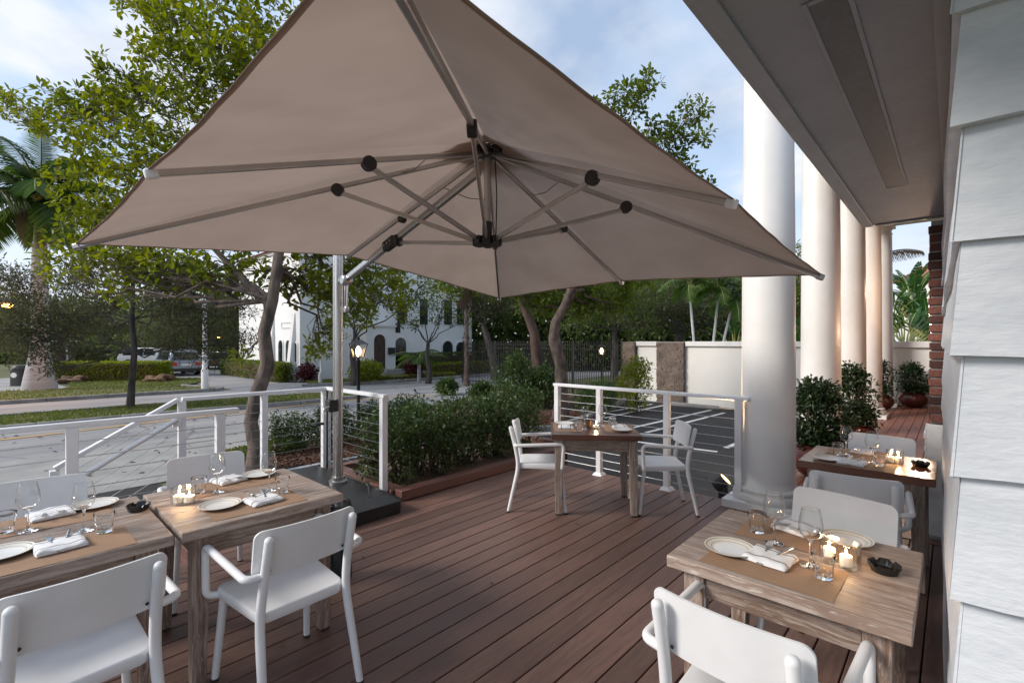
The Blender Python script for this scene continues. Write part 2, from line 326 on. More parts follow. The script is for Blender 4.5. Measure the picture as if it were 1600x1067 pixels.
# ------------------------------------------------------------------ mesh helpers
class MB:
    def __init__(s): s.v = []; s.f = []; s.mi = []; s.cur = 0
    def add(s, vs, fs):
        o = len(s.v); s.v += [tuple(x) for x in vs]; s.f += [tuple(i + o for i in f) for f in fs]; s.mi += [s.cur] * len(fs); return s
    def box(s, x0, x1, y0, y1, z0, z1):
        return s.add([(x0, y0, z0), (x1, y0, z0), (x1, y1, z0), (x0, y1, z0), (x0, y0, z1), (x1, y0, z1), (x1, y1, z1), (x0, y1, z1)],
                     [(0, 3, 2, 1), (4, 5, 6, 7), (0, 1, 5, 4), (1, 2, 6, 5), (2, 3, 7, 6), (3, 0, 4, 7)])
    def beam(s, a, b, w, h, up=(0, 0, 1)):
        """box from a to b, w wide, h high"""
        a, b = Vector(a), Vector(b); d = (b - a).normalized(); r = d.cross(Vector(up)).normalized(); u = r.cross(d)
        vs = []
        for p in (a, b):
            for i, j in ((-1, -1), (1, -1), (1, 1), (-1, 1)): vs.append(p + r * (i * w / 2) + u * (j * h / 2))
        return s.add(vs, [(0, 1, 2, 3), (7, 6, 5, 4), (0, 4, 5, 1), (1, 5, 6, 2), (2, 6, 7, 3), (3, 7, 4, 0)])
    def prism(s, poly, z0, z1):
        n = len(poly)
        vs = [(x, y, z0) for x, y in poly] + [(x, y, z1) for x, y in poly]
        return s.add(vs, [tuple(range(n))[::-1], tuple(range(n, 2 * n))] + [(i, (i + 1) % n, n + (i + 1) % n, n + i) for i in range(n)])
    def lathe(s, prof, n=24, cx=0, cy=0, z=0, close=True):
        """profile [(r, z)] round the z axis"""
        vs = []; m = len(prof)
        for r, h in prof:
            for k in range(n):
                a = 2 * math.pi * k / n; vs.append((cx + r * math.cos(a), cy + r * math.sin(a), z + h))
        fs = []
        for i in range(m - 1):
            for k in range(n):
                fs.append((i * n + k, i * n + (k + 1) % n, (i + 1) * n + (k + 1) % n, (i + 1) * n + k))
        if close:
            fs.append(tuple(range(n))[::-1]); fs.append(tuple((m - 1) * n + k for k in range(n)))
        return s.add(vs, fs)
    def tube(s, path, rad, n=8, flat=1.0, capped=True, round_end=False):
        path = [Vector(p) for p in path]; m = len(path)
        rad = list(rad) if hasattr(rad, '__len__') else [rad] * m
        if round_end:
            d0 = (path[0] - path[1]).normalized(); d1 = (path[-1] - path[-2]).normalized()
            path = [path[0] + d0 * rad[0] * .75, path[0] + d0 * rad[0] * .4] + path + [path[-1] + d1 * rad[-1] * .4, path[-1] + d1 * rad[-1] * .75]
            rad = [rad[0] * .45, rad[0] * .85] + rad + [rad[-1] * .85, rad[-1] * .45]; m = len(path)
        vs = []; pr = None
        for i, p in enumerate(path):
            d = (path[min(i + 1, m - 1)] - path[max(i - 1, 0)]).normalized()
            if pr is None:
                ref = Vector((0, 0, 1)) if abs(d.z) < .9 else Vector((1, 0, 0)); pr = d.cross(ref).normalized()
            else:
                pr = (pr - d * pr.dot(d)).normalized()
            q = d.cross(pr)
            for k in range(n):
                a = 2 * math.pi * k / n; vs.append(p + pr * (math.cos(a) * rad[i]) + q * (math.sin(a) * rad[i] * flat))
        fs = [(i * n + k, i * n + (k + 1) % n, (i + 1) * n + (k + 1) % n, (i + 1) * n + k) for i in range(m - 1) for k in range(n)]
        if capped: fs += [tuple(range(n))[::-1], tuple((m - 1) * n + k for k in range(n))]
        return s.add(vs, fs)
    def mesh(s, name, mats, smooth=False):
        me = bpy.data.meshes.new(name); me.from_pydata(s.v, [], s.f)
        for m in (mats if isinstance(mats, (list, tuple)) else [mats]): me.materials.append(m)
        if any(s.mi): me.polygons.foreach_set('material_index', s.mi)
        bm = bmesh.new(); bm.from_mesh(me); bmesh.ops.recalc_face_normals(bm, faces=bm.faces); bm.to_mesh(me); bm.free()
        if smooth:
            me.polygons.foreach_set('use_smooth', [True] * len(me.polygons))
            me.set_sharp_from_angle(angle=R(smooth if smooth is not True else 40))
        me.update(); return me
    def build(s, name, mats, parent=None, smooth=False, bevel=0, seg=2, loc=None, rotz=0, label=None):
        o = obj(name, s.mesh(name, mats, smooth or (40 if bevel else False)), parent)
        if bevel:
            b = o.modifiers.new('bevel', 'BEVEL'); b.width = bevel; b.segments = seg; b.limit_method = 'ANGLE'; b.angle_limit = R(35)
        if loc is not None: o.location = loc
        if rotz: o.rotation_euler.z = rotz
        if label: o['label'] = label
        return o
def obj(name, me, parent=None):
    o = bpy.data.objects.new(name, me); COL.objects.link(o)
    if parent is not None: o.parent = parent
    return o
def tag(o, label, cat, group=None):
    o['label'] = label; o['category'] = cat
    if group: o['group'] = group
    return o
def thing(name, label, cat, loc=(0, 0, 0), rotz=0, group=None):
    o = bpy.data.objects.new(name, None); COL.objects.link(o); o.empty_display_size = .1
    o.location = loc; o.rotation_euler = (0, 0, rotz); return tag(o, label, cat, group)
def structure(o): o['kind'] = 'structure'; return o
def stuff(o): o['kind'] = 'stuff'; return o
def dup(root, loc, rotz, label, group=None, scale=None):
    r = root.copy(); COL.objects.link(r); r.location = loc; r.rotation_euler = (0, 0, rotz); r['label'] = label
    if group: r['group'] = group
    if scale: r.scale = scale
    for ch in list(root.children):
        c = ch.copy(); COL.objects.link(c); c.parent = r
        for g in list(ch.children):
            d = g.copy(); COL.objects.link(d); d.parent = c
    return r
def piece(name, me, parent, loc, rot=(0, 0, 0), scale=(1, 1, 1)):
    o = bpy.data.objects.new(name, me); COL.objects.link(o); o.parent = parent; o.location = loc; o.rotation_euler = rot; o.scale = scale; return o
def rounded(w, d, r, n=4, w2=None):
    """rounded rectangle outline centred on 0; w2 = width at the +y side"""
    w2 = w2 or w; pts = []
    for cx, cy, a0 in ((w2 / 2 - r, d / 2 - r, 0), (-w2 / 2 + r, d / 2 - r, 90), (-w / 2 + r, -d / 2 + r, 180), (w / 2 - r, -d / 2 + r, 270)):
        for k in range(n + 1):
            a = R(a0 + 90 * k / n); pts.append((cx + r * math.cos(a), cy + r * math.sin(a)))
    return pts
def np_mesh(name, verts, faces, mat, smooth=False):
    """verts (n,3), faces (m,k) numpy"""
    me = bpy.data.meshes.new(name); n, (m, k) = len(verts), faces.shape
    me.vertices.add(n); me.vertices.foreach_set('co', np.asarray(verts, np.float32).ravel())
    me.loops.add(m * k); me.loops.foreach_set('vertex_index', np.asarray(faces, np.int32).ravel())
    me.polygons.add(m); me.polygons.foreach_set('loop_start', np.arange(0, m * k, k, dtype=np.int32))
    try: me.polygons.foreach_set('loop_total', np.full(m, k, np.int32))
    except Exception: pass
    if smooth: me.polygons.foreach_set('use_smooth', np.ones(m, bool))
    me.materials.append(mat); me.update(calc_edges=True); me.validate(); return me
def unit(a): return a / (np.linalg.norm(a, axis=-1, keepdims=True) + 1e-9)
def leaves(name, pos, dirs, length, width, mat, fold=.25, droop=.0, lvar=.42):
    """one small folded pointed leaf per position; 6 vertices, 4 triangles as two bent quads"""
    n = len(pos); d = unit(dirs); up = unit(rng.normal(size=(n, 3)) * .5 + np.array([0, 0, 1.0]))
    s = unit(np.cross(d, up)); nn = np.cross(s, d)
    L = length * (1 + lvar * rng.uniform(-1, 1, (n, 1))); W = width * (1 + lvar * rng.uniform(-1, 1, (n, 1)))
    b = pos; t = pos + d * L; t[:, 2] -= droop * L[:, 0]
    m = pos + d * L * .5 + nn * L * .06
    l = pos + d * L * .5 - s * W * .5 + nn * W * fold; r = pos + d * L * .5 + s * W * .5 + nn * W * fold
    l2 = pos + d * L * .82 - s * W * .3 + nn * W * fold * .5; r2 = pos + d * L * .82 + s * W * .3 + nn * W * fold * .5
    l2[:, 2] -= droop * L[:, 0] * .6; r2[:, 2] -= droop * L[:, 0] * .6
    V = np.stack([b, l, l2, t, r2, r], 1).reshape(-1, 3)
    base = np.arange(n)[:, None] * 6
    F = np.concatenate([base + np.array([[0, 3, 2, 1]]), base + np.array([[0, 5, 4, 3]])])
    return np_mesh(name, V, F, mat)
def rosettes(centers, per, spread, upbias=.3, length=.08):
    """leaf positions/directions: a whorl of leaves round each twig tip"""
    c = np.repeat(centers, per, 0); n = len(c)
    d = unit(rng.normal(size=(n, 3)) + np.array([0, 0, upbias]))
    return c + d * spread * rng.uniform(.1, 1, (n, 1)), d
def blob_points(n, c, r, shell=.55, flat=1.0):
    d = unit(rng.normal(size=(n, 3))); rad = (shell + (1 - shell) * rng.uniform(0, 1, (n, 1)) ** .5)
    p = d * rad * np.asarray(r); p[:, 2] *= flat
    return p + np.asarray(c)
def jitter_path(a, b, n, amp):
    a, b = Vector(a), Vector(b); out = []
    for i in range(n + 1):
        t = i / n; p = a.lerp(b, t)
        if 0 < i < n: p += Vector(rng.normal(size=3)) * amp * (b - a).length
        out.append(p)
    return out
def tree(name, label, base, trunk, rad, clusters, leafmat, barkmat, twigs, per, lsize, group=None, spread=None, lw=.45, cat='tree', sides=9, flat=.75, upb=.25, shell=.45):
    """trunk: list of points (world) with radii; clusters: (centre, radius, attach index)"""
    root = thing(name, label, cat, base, 0, group)
    B = Vector(base); mb = MB()
    mb.tube([Vector(p) - B for p in trunk], rad, sides, capped=True)
    tips = []
    for c, r, at in clusters:
        a = Vector(trunk[at]) ; c = Vector(c); r0 = rad[at] * .4
        pth = jitter_path(a, c, 5, .05); mb.tube([p - B for p in pth], [max(.006, r0 * (1 - .8 * i / 5)) for i in range(6)], 6)
        k = max(4, int(twigs * (r if not hasattr(r, '__len__') else r[0]) ** 2))
        tp = blob_points(k, c, r, shell, flat); tips.append(tp)
        for q in tp[:: max(1, k // 14)]:
            s0 = pth[3] if rng.random() < .5 else pth[4]
            w = jitter_path(s0, q, 3, .06); mb.tube([p - B for p in w], [max(.004, r0 * .22), max(.004, r0 * .16), .006, .003], 4)
    mb.build('trunk', M[barkmat], root, smooth=60)
    T = np.concatenate(tips); pos, d = rosettes(T, per, spread or lsize * 1.1, upb)
    obj('crown', leaves('crown', pos - np.array(B), d, lsize, lsize * lw, M[leafmat]), root)
    return root
# ------------------------------------------------------------------ the setting: ground, roads
def sheet(name, poly, z, mat, parent=None):
    me = bpy.data.meshes.new(name); me.from_pydata([(x, y, z) for x, y in poly], [], [tuple(range(len(poly)))]); me.materials.append(M[mat])
    bm = bmesh.new(); bm.from_mesh(me); bmesh.ops.recalc_face_normals(bm, faces=bm.faces)
    if bm.faces[:][0].normal.z < 0: bmesh.ops.reverse_faces(bm, faces=bm.faces[:])
    bm.to_mesh(me); bm.free()
    return structure(obj(name, me, parent))
sheet('ground', [(-260, -260), (260, -260), (260, 260), (-260, 260)], G - .012, 'lawn')
# road that passes the terrace, bends away round the end of the lawn island
sheet('road', [(-24, -40), (-12.2, -40), (-12.2, 9.5), (-12.8, 12.2), (-14.2, 14.4), (-15.5, 15.6), (-16, 40), (-22.0, 40), (-20.9, 18), (-21.2, 13), (-22.2, 9.8), (-24, 5)], G - .004, 'road')
sheet('side_road', [(-60, 9.4), (-60, 3.6), (-46, 3.6), (-34, 5.2), (-28.5, 7.0), (-23.2, 7.2), (-21.6, 9.8), (-21.2, 12.8), (-25.2, 10.3), (-33, 10.3), (-46, 14.5), (-60, 16)], G + .000, 'road')
sheet('pavement', [(-12.2, -40), (-8.7, -40), (-8.7, 1.9), (-10.1, 4.2), (-10.3, 7.5), (-12.2, 9)], G + .004, 'concrete')
sheet('parking_lot', [(-8.7, -40), (-3, -40), (-3, 5), (-1.2, 5), (-1.2, 15.75), (-8.6, 15.75), (-7.0, 9.0), (-8.1, 7.2), (-8.1, 2.0), (-8.7, 1.6)], G + .002, 'lot')
sheet('far_pavement', [(-40, -40), (-28.6, -40), (-28.6, 1.2), (-29.5, 2.4), (-40, 1.9)], G + .004, 'concrete')
sheet('far_footpath', [(-28.9, 1.2), (-27.9, 1.2), (-26.0, 5.6), (-24.0, 6.7), (-24.3, 7.2), (-26.6, 6.6)], G + .006, 'concrete')
def kerb(pts, w=.16, h=.13, name='kerb'):
    mb = MB()
    for a, b in zip(pts[:-1], pts[1:]):
        d = (Vector(b) - Vector(a)).length; n = max(1, int(d / 1.6)); a_, b_ = Vector((*a, 0)), Vector((*b, 0))
        for i in range(n):
            p, q = a_.lerp(b_, i / n), a_.lerp(b_, (i + 1) / n); g = (q - p).normalized() * .006
            mb.beam((p.x + g.x, p.y + g.y, G + h / 2 - .02), (q.x - g.x, q.y - g.y, G + h / 2 - .02), w, h + .04)
    return structure(mb.build(name, M['kerb'], bevel=.02))
def lawn(name, poly, z, n, hmin=.03, hmax=.075):
    """a bed of short grass: soil sheet and thousands of blades"""
    xs = [p[0] for p in poly]; ys = [p[1] for p in poly]
    pts = rng.uniform((min(xs), min(ys)), (max(xs), max(ys)), (n * 2, 2)); inside = np.zeros(len(pts), bool)
    for (x0, y0), (x1, y1) in zip(poly, poly[1:] + poly[:1]):
        c = ((y0 > pts[:, 1]) != (y1 > pts[:, 1])) & (pts[:, 0] < (x1 - x0) * (pts[:, 1] - y0) / (y1 - y0 + 1e-12) + x0); inside ^= c
    p = pts[inside][:n]; pos = np.c_[p, np.full(len(p), z)]
    d = unit(np.c_[rng.normal(size=(len(p), 2)) * .45, np.ones(len(p))])
    o = obj(name, leaves(name, pos, d, (hmin + hmax) / 2, .03, M['grass'], .1, .1, .5)); stuff(o)
    sheet(name.replace('grass', 'lawn') + '_soil', poly, z, 'lawn')
island = [(-16.55, -30), (-16.55, 4), (-16.2, 7.0), (-16.3, 9.0), (-16.9, 10.0), (-17.7, 9.8), (-18.2, 8.4), (-18.6, 5.0), (-18.9, 1.0), (-19.0, -30)]
lawn('island_grass', island, G + .085, 26000, .05, .10)
kerb([(-16.4, -30), (-16.4, 4), (-16.05, 7.0), (-16.15, 9.1), (-16.85, 10.2), (-17.9, 9.9), (-18.4, 8.4), (-18.75, 5.0), (-19.05, 1.0), (-19.1, -12)])
verge = [(-24.0, -30), (-28.4, -30), (-28.4, 1.0), (-26.5, 5.2), (-24.2, 6.4), (-23.2, 6.6), (-23.5, 3.0)]
lawn('verge_grass', verge, G + .085, 20000, .04, .09)
kerb([(-23.85, -30), (-23.35, 3.0), (-22.95, 6.4), (-23.4, 6.85), (-26.2, 6.0)])
lawn('hedge_grass', [(-28.0, 2.2), (-30.0, 2.6), (-37, 2.6), (-30.5, 8.2), (-27.6, 6.9), (-26.2, 5.8)], G + .06, 9000, .04, .08)
lawn('corner_grass', [(-9.1, 2.3), (-9.9, 3.0), (-10.2, 4.4), (-9.5, 4.2), (-8.9, 3.2)], G + .05, 4000, .05, .11)
lawn('house_grass', [(-22.2, 10.2), (-24.6, 11.0), (-24.6, 13.0), (-21.5, 12.8)], G + .06, 3500, .04, .08)
kerb([(-22.3, 9.8), (-21.25, 13), (-20.95, 18), (-22, 40)])
# yellow centre line, white bay lines
def strip(name, pts, w, mat, z):
    mb = MB()
    for a, b in zip(pts[:-1], pts[1:]):
        a, b = Vector((*a, z)), Vector((*b, z)); r = (b - a).normalized().cross(Vector((0, 0, 1))) * w / 2
        mb.add([a - r, a + r, b + r, b - r], [(0, 1, 2, 3)])
    return structure(mb.build(name, M[mat]))
strip('yellow_road_line', [(-14.8, -30), (-15.0, .5), (-15.4, 3.3), (-15.75, 6.6), (-15.9, 8.6), (-15.6, 10.3), (-14.8, 11.6)], .16, 'yline', G + .006)
for nm, a, b in (('bay_line', (-7.6, 11.6), (-7.42, 15.0)), ('bay_line', (-7.05, 11.4), (-7.0, 15.0)), ('bay_line', (-5.75, 10.4), (-5.45, 14.9)), ('bay_line', (-5.2, 10.2), (-4.95, 14.6)), ('bay_line', (-3.3, 9.8), (-3.1, 14.4)),
                 ('bay_line', (-8.0, 2.2), (-8.0, 7.0)), ('bay_line', (-7.35, 2.2), (-7.35, 7.0)), ('bay_line', (-6.1, 9.0), (-3.3, 9.35))):
    strip(nm, [a, b], .11, 'line', G + .009)
# mulch bed with loose chips, soil bed by the house
bed = [(-8.1, 2.3), (-8.1, 7.2), (-7.0, 9.0), (-7.6, 12.0), (-8.9, 15.6), (-16.8, 15.6), (-15.2, 14.3), (-12.9, 11.9), (-12.3, 9.2), (-10.3, 7.3), (-10.0, 4.4), (-9.0, 2.5)]
sheet('mulch_bed', bed, G + .03, 'mulch')
def chips(name, c, r, n, size=.05):
    c = np.array(c); p = blob_points(n, c, r, .0); p[:, 2] = c[2] + rng.uniform(0, .02, n)
    d = unit(np.c_[rng.normal(size=(n, 2)), rng.normal(size=n) * .25])
    return stuff(obj(name, leaves(name, p, d, size, size * .45, M['chip'], .2, 0, .6)))
chips('mulch_chips', (-8.6, 4.6, G + .035), (.7, 2.4, .01), 9000, .06)
chips('mulch_chips', (-7.7, 10.2, G + .035), (.9, 1.6, .01), 3500, .06)
kerb([(-8.0, 7.3), (-6.9, 9.0), (-7.5, 12.0), (-8.6, 15.4)])
sheet('garden_path', [(-23.0, 14.0), (-23.0, 16.4), (-21.2, 17.0), (-21.2, 14.4)], G + .045, 'concrete')
sheet('house_bed', [(-24.9, 10.8), (-24.9, 23.5), (-21.6, 23.5), (-21.1, 17.5), (-21.4, 13.2), (-22.6, 11.0)], G + .03, 'soil')

# ------------------------------------------------------------------ the terrace
deck = thing('deck', 'reddish brown boarded terrace floor', 'deck'); del deck['category']; del deck['label']; structure(deck)
def board_mesh(name, w, L, t, mat):
    mb = MB(); mb.box(-w / 2, w / 2, 0, L, -t, 0); me = mb.mesh(name, M[mat])
    bm = bmesh.new(); bm.from_mesh(me); bmesh.ops.bevel(bm, geom=[e for e in bm.edges if abs(e.verts[0].co.y - e.verts[1].co.y) > 1 and e.verts[0].co.z > -.001], offset=.004, segments=2, affect='EDGES', profile=.5); bm.to_mesh(me); bm.free(); return me
PIT = .1405; bm_main = board_mesh('deck_board', PIT - .007, 6.52, .026, 'deck'); bm_short = board_mesh('deck_board', PIT - .007, 5.25, .026, 'deck')
x = -4.05 + PIT / 2; i = 0
while x < .06:
    piece('deck_board', bm_main, deck, (x, -1.5, rng.uniform(-.0012, .0012))); x += PIT; i += 1
bm_land = board_mesh('deck_board', PIT - .007, 1.66, .026, 'deck')
for k in range(10): piece('deck_board', bm_land, deck, (-4.05 - PIT / 2 - k * PIT, 1.18, rng.uniform(-.001, .001)))
mb = MB(); mb.box(-4.05, -1.2, 5.022, 5.046, -.22, -.003); mb.box(-4.05, -4.03, -1.5, 1.15, -.30, -.03); mb.box(-5.48, -4.1, 1.15, 1.175, -.2, -.004); mb.box(-5.485, -5.46, 1.18, 2.85, -.25, -.004)
mb.build('fascia_board', M['kerbwood'], deck)
mb = MB(); mb.box(-4.0, .1, -1.5, 4.98, -.06, -.045); mb.box(-1.5, .1, 5.0, 15.7, -.09, -.06); mb.build('joist_layer', M['blackpl'], deck)
# walkway along the columns: one dark cross board, then narrower boards
porch = structure(obj('porch_floor', None)); pb = board_mesh('porch_board', .132, 10.45, .026, 'porch'); x = -1.62
while x < .0:
    piece('porch_board', pb, porch, (x, 5.2, rng.uniform(-.001, .001))); x += .138
mb = MB(); mb.box(-1.69, .0, 5.049, 5.195, -.026, .0005); mb.build('cross_board', M['kerbwood'], porch, bevel=.004)
mb = MB(); mb.box(-1.72, -1.70, 5.05, 15.65, -.45, -.01); mb.build('porch_fascia', M['trim'], porch)
# stairs down to the street
st = structure(obj('stairs', None))
for k in range(3):
    mb = MB(); mb.box(-5.46, -4.1, 1.15 - .30 * (k + 1), 1.145 - .30 * k, -.165 * (k + 1) - .03, -.165 * (k + 1)); mb.build('tread', M['kerbwood'], st, bevel=.004)
    mb = MB(); mb.box(-5.44, -4.12, 1.12 - .30 * k, 1.14 - .30 * k, -.165 * (k + 1), -.165 * k - .035); mb.build('riser', M['kerbwood'], st)

# planter let into the edge of the terrace
pl = thing('planter', 'low wooden planter frame along the terrace edge holding the leafy hedge', 'planter', (-4.6, 4.2, 0))
def rel(mb, name, mat, **k): return mb.build(name, M[mat], pl, **k)
mb = MB(); mb.box(.425, .55, -1.42, 1.55, 0.005, .105); rel(mb, 'front_board', 'kerbwood_y', bevel=.005)
mb = MB(); mb.box(-.85, .42, -1.46, -1.30, .015, .10); rel(mb, 'end_board', 'kerbwood', bevel=.005)
mb = MB(); mb.box(-.85, .55, 1.56, 1.68, .005, .10); rel(mb, 'end_board', 'kerbwood', bevel=.005)
mb = MB(); mb.box(-.97, -.86, -1.46, 1.68, -.5, .10); rel(mb, 'back_board', 'kerbwood_y', bevel=.005)
mb = MB(); mb.box(-.85, .42, -1.29, 1.55, -.5, .03); rel(mb, 'soil', 'soil')

# ------------------------------------------------------------------ white clapboard building corner (nearest thing on that side)
house = thing('clapboard_building', 'white painted clapboard building with deep eave and lapped boards beside the terrace', 'building', (0, 1.35, 0))
mb = MB(); mb.box(.07, 6, .03, .08, -.6, 3.6); mb.add([(.0, .05, -.6), (.08, .05, -.6), (.03, 3.8, -.6), (-.045, 3.8, -.6), (.07, .05, 2.6), (.14, .05, 2.6), (.08, 3.8, 2.6), (.0, 3.8, 2.6)],
      [(0, 3, 2, 1), (4, 5, 6, 7), (0, 1, 5, 4), (1, 2, 6, 5), (2, 3, 7, 6), (3, 0, 4, 7)])
mb.build('backing_wall', M['siding'], house)
LAPS = [-.12, .125, .362, .598, .84, 1.084, 1.328, 1.567, 1.80, 2.035, 2.265, 2.50, 2.73]
def lap(z0, z1, x0, y0, x1, y1, nx, ny, t0, t1, seed, split=40, m0=0, m1=0):
    """one lapped board from (x0,y0) to (x1,y1), thick edge t0 at its foot, slightly wavy lower edge; (nx, ny) = outward"""
    mb = MB(); r = random.Random(seed); n = split; vs = []
    for i in range(n + 1):
        t = i / n; x, y = x0 + (x1 - x0) * t, y0 + (y1 - y0) * t
        w = .004 * math.sin(t * 19 + seed) + .003 * math.sin(t * 47 + seed * 2) + r.uniform(-.0015, .0015); d = .003 * math.sin(t * 13 + seed * 3)
        zl = z0 + w; ux, uy = ((x0 - x1), (y0 - y1)); ul = math.hypot(ux, uy); k0, k1 = (m0 / ul, m1 / ul) if i == 0 else (0, 0)
        vs += [(x + nx * (t0 + d) + ux * k0, y + ny * (t0 + d) + uy * k0, zl), (x + nx * (t1 + d) + ux * k1, y + ny * (t1 + d) + uy * k1, z1), (x - nx * .004, y - ny * .004, z1), (x - nx * .002, y - ny * .002, zl + .001)]
    fs = []
    for i in range(n):
        a, b = i * 4, i * 4 + 4
        fs += [(a, a + 1, b + 1, b), (a + 1, a + 2, b + 2, b + 1), (a + 3, a, b, b + 3), (a + 2, a + 3, b + 3, b + 2)]
    fs += [(0, 3, 2, 1), (n * 4, n * 4 + 1, n * 4 + 2, n * 4 + 3)]
    return mb.add(vs, fs)
for k in range(len(LAPS) - 1):
    z0, z1 = LAPS[k], LAPS[k + 1] + .012
    lap(z0, z1, .018, .0, 2.2, .0, 0, -1, .030, .006, k, m0=.0235, m1=.005).build('front_lap_board', M['siding'], house, smooth=40)
    if k < 11: lap(z0, z1, .018, .0, -.048, 3.80, -1, 0, .022, .004, k + 31, m0=.0295, m1=.0055).build('side_lap_board', M['siding'], house, smooth=40)
# eave: soffit boards, grille strip, mouldings, fascia
ZS = 2.6
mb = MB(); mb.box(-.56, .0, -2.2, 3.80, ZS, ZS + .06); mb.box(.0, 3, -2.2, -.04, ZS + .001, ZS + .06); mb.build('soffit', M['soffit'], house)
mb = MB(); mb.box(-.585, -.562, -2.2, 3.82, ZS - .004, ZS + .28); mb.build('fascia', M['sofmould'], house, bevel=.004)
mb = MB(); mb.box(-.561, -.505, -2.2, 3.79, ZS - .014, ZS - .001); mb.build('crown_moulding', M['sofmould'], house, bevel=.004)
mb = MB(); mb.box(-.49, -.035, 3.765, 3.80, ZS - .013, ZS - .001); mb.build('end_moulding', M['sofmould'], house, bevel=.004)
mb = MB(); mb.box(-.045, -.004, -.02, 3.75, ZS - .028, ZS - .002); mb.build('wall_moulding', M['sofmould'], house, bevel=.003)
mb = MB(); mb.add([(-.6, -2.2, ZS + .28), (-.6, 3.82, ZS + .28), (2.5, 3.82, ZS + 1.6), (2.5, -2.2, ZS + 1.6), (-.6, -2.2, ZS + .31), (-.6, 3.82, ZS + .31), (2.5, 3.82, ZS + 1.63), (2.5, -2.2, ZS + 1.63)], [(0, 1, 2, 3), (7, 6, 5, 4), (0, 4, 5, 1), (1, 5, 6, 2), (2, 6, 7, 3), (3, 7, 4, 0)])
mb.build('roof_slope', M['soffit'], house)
gr = MB().box(-.318, -.228, .30, 2.60, ZS - .004, ZS - .0015).build('vent_grille', M['grille'], house)
mb = MB(); mb.box(-.334, -.319, .28, 2.62, ZS - .006, ZS - .001); mb.box(-.227, -.212, .28, 2.62, ZS - .006, ZS - .001); mb.box(-.318, -.228, 2.601, 2.62, ZS - .006, ZS - .001); mb.box(-.318, -.228, .28, .299, ZS - .006, ZS - .001); mb.build('grille_frame', M['soffit'], gr, bevel=.002)

# brick pier at the end of the clapboards, white painted at its foot
pier = thing('brick_pier', 'old red brick wall end with white painted foot under the eave', 'brick pier', (-.02, 5.35, 0))
mb = MB(); mb.box(-.115, .16, -.12, .30, .93, 2.585); mb.build('mortar_core', M['mortar'], pier)
mb = MB(); mb.box(-.142, .10, -.17, -.125, 0, .925)
for k in range(16): mb.box(-.150 - rng.uniform(0, .012), -.143, -.16, .1, .02 + k * .056, .06 + k * .056 + rng.uniform(0, .012))
mb.build('painted_foot', M['brickpaint'], pier, bevel=.008)
mb = MB(); mb.box(-.140, .12, -.123, .30, .0, .922); mb.build('bare_foot', M['brick'], pier)
mb = MB(); mb.box(-.17, .11, -.20, -.05, -.0, .03); mb.build('foot_ledge', M['kerb'], pier, bevel=.006)
bmesh_brick = MB().box(-.5, .5, -.5, .5, -.5, .5).mesh('brick', M['brick'])
bmh = bmesh.new(); bmh.from_mesh(bmesh_brick); bmesh.ops.bevel(bmh, geom=bmh.edges[:], offset=.06, segments=1, affect='EDGES'); bmh.to_mesh(bmesh_brick); bmh.free()
for k in range(22):
    z = .972 + k * .0735; dx = rng.uniform(-.008, .008)
    if k % 2: piece('brick', bmesh_brick, pier, (-.062 + dx, -.09, z), (0, rng.uniform(-.02, .02), 0), (.135, .10, .058))
    else:
        piece('brick', bmesh_brick, pier, (-.050 + dx, -.09, z), (0, rng.uniform(-.02, .02), 0), (.15, .10, .058))
    piece('brick', bmesh_brick, pier, (.075, -.085, z), (0, 0, 0), (.09, .09, .058))
    piece('brick', bmesh_brick, pier, (-.10, .10, z), (0, 0, 0), (.06, .22, .058))
# the brick wall behind it runs on along the walkway
bw = thing('porch_wall', 'brick building wall running along the columned walkway', 'wall', (0, 5.7, 0))
MB().box(-.06, .2, 0, 9.9, 0, 4.8).build('wall_body', M['brick'], bw)
mb = MB()
for z in np.arange(.05, 4.7, .0735): mb.box(-.064, -.0605, 0, 9.9, z, z + .058)
stuff(mb.build('brick_courses', M['brick'], bw))

# ------------------------------------------------------------------ columns and the beam they carry
def column_mesh():
    mb = MB(); prof = [(.245, .0), (.245, .0)]
    prof = [(.30, .075), (.315, .095), (.318, .12), (.305, .145), (.275, .15), (.272, .16), (.285, .17), (.288, .185), (.275, .20), (.255, .205), (.245, .23), (.237, .27), (.235, 1.2), (.230, 2.6), (.215, 4.2), (.21, 4.25), (.225, 4.26), (.225, 4.285), (.208, 4.29), (.206, 4.36), (.235, 4.39), (.255, 4.43)]
    mb.lathe(prof, 48); return mb.mesh('shaft', M['column'], smooth=35)
cs = column_mesh(); cb = MB().box(-.33, .33, -.33, .33, 0, .074).mesh('plinth', M['column']); cc = MB().box(-.27, .27, -.27, .27, 4.431, 4.50).mesh('capital_slab', M['column'])
CL = ['round white column closest to the terrace railing with ringed base', 'second round white column back, behind the biggest potted shrub', 'third white column back, with shrub at its foot on the walkway',
      'slimmer looking white column with clear square base on the walkway', 'farthest white column with visible capital at the walkway end']
COLY = [5.16, 7.68, 10.2, 12.7, 15.2]
for y, l in zip(COLY, CL):
    c = thing('column', l, 'column', (-1.335, y, .001 if y > 5.3 else -.0), 0, 'columns along the walkway')
    piece('plinth', cb, c, (0, 0, 0)); piece('shaft', cs, c, (0, 0, 0)); piece('capital_slab', cc, c, (0, 0, 0))
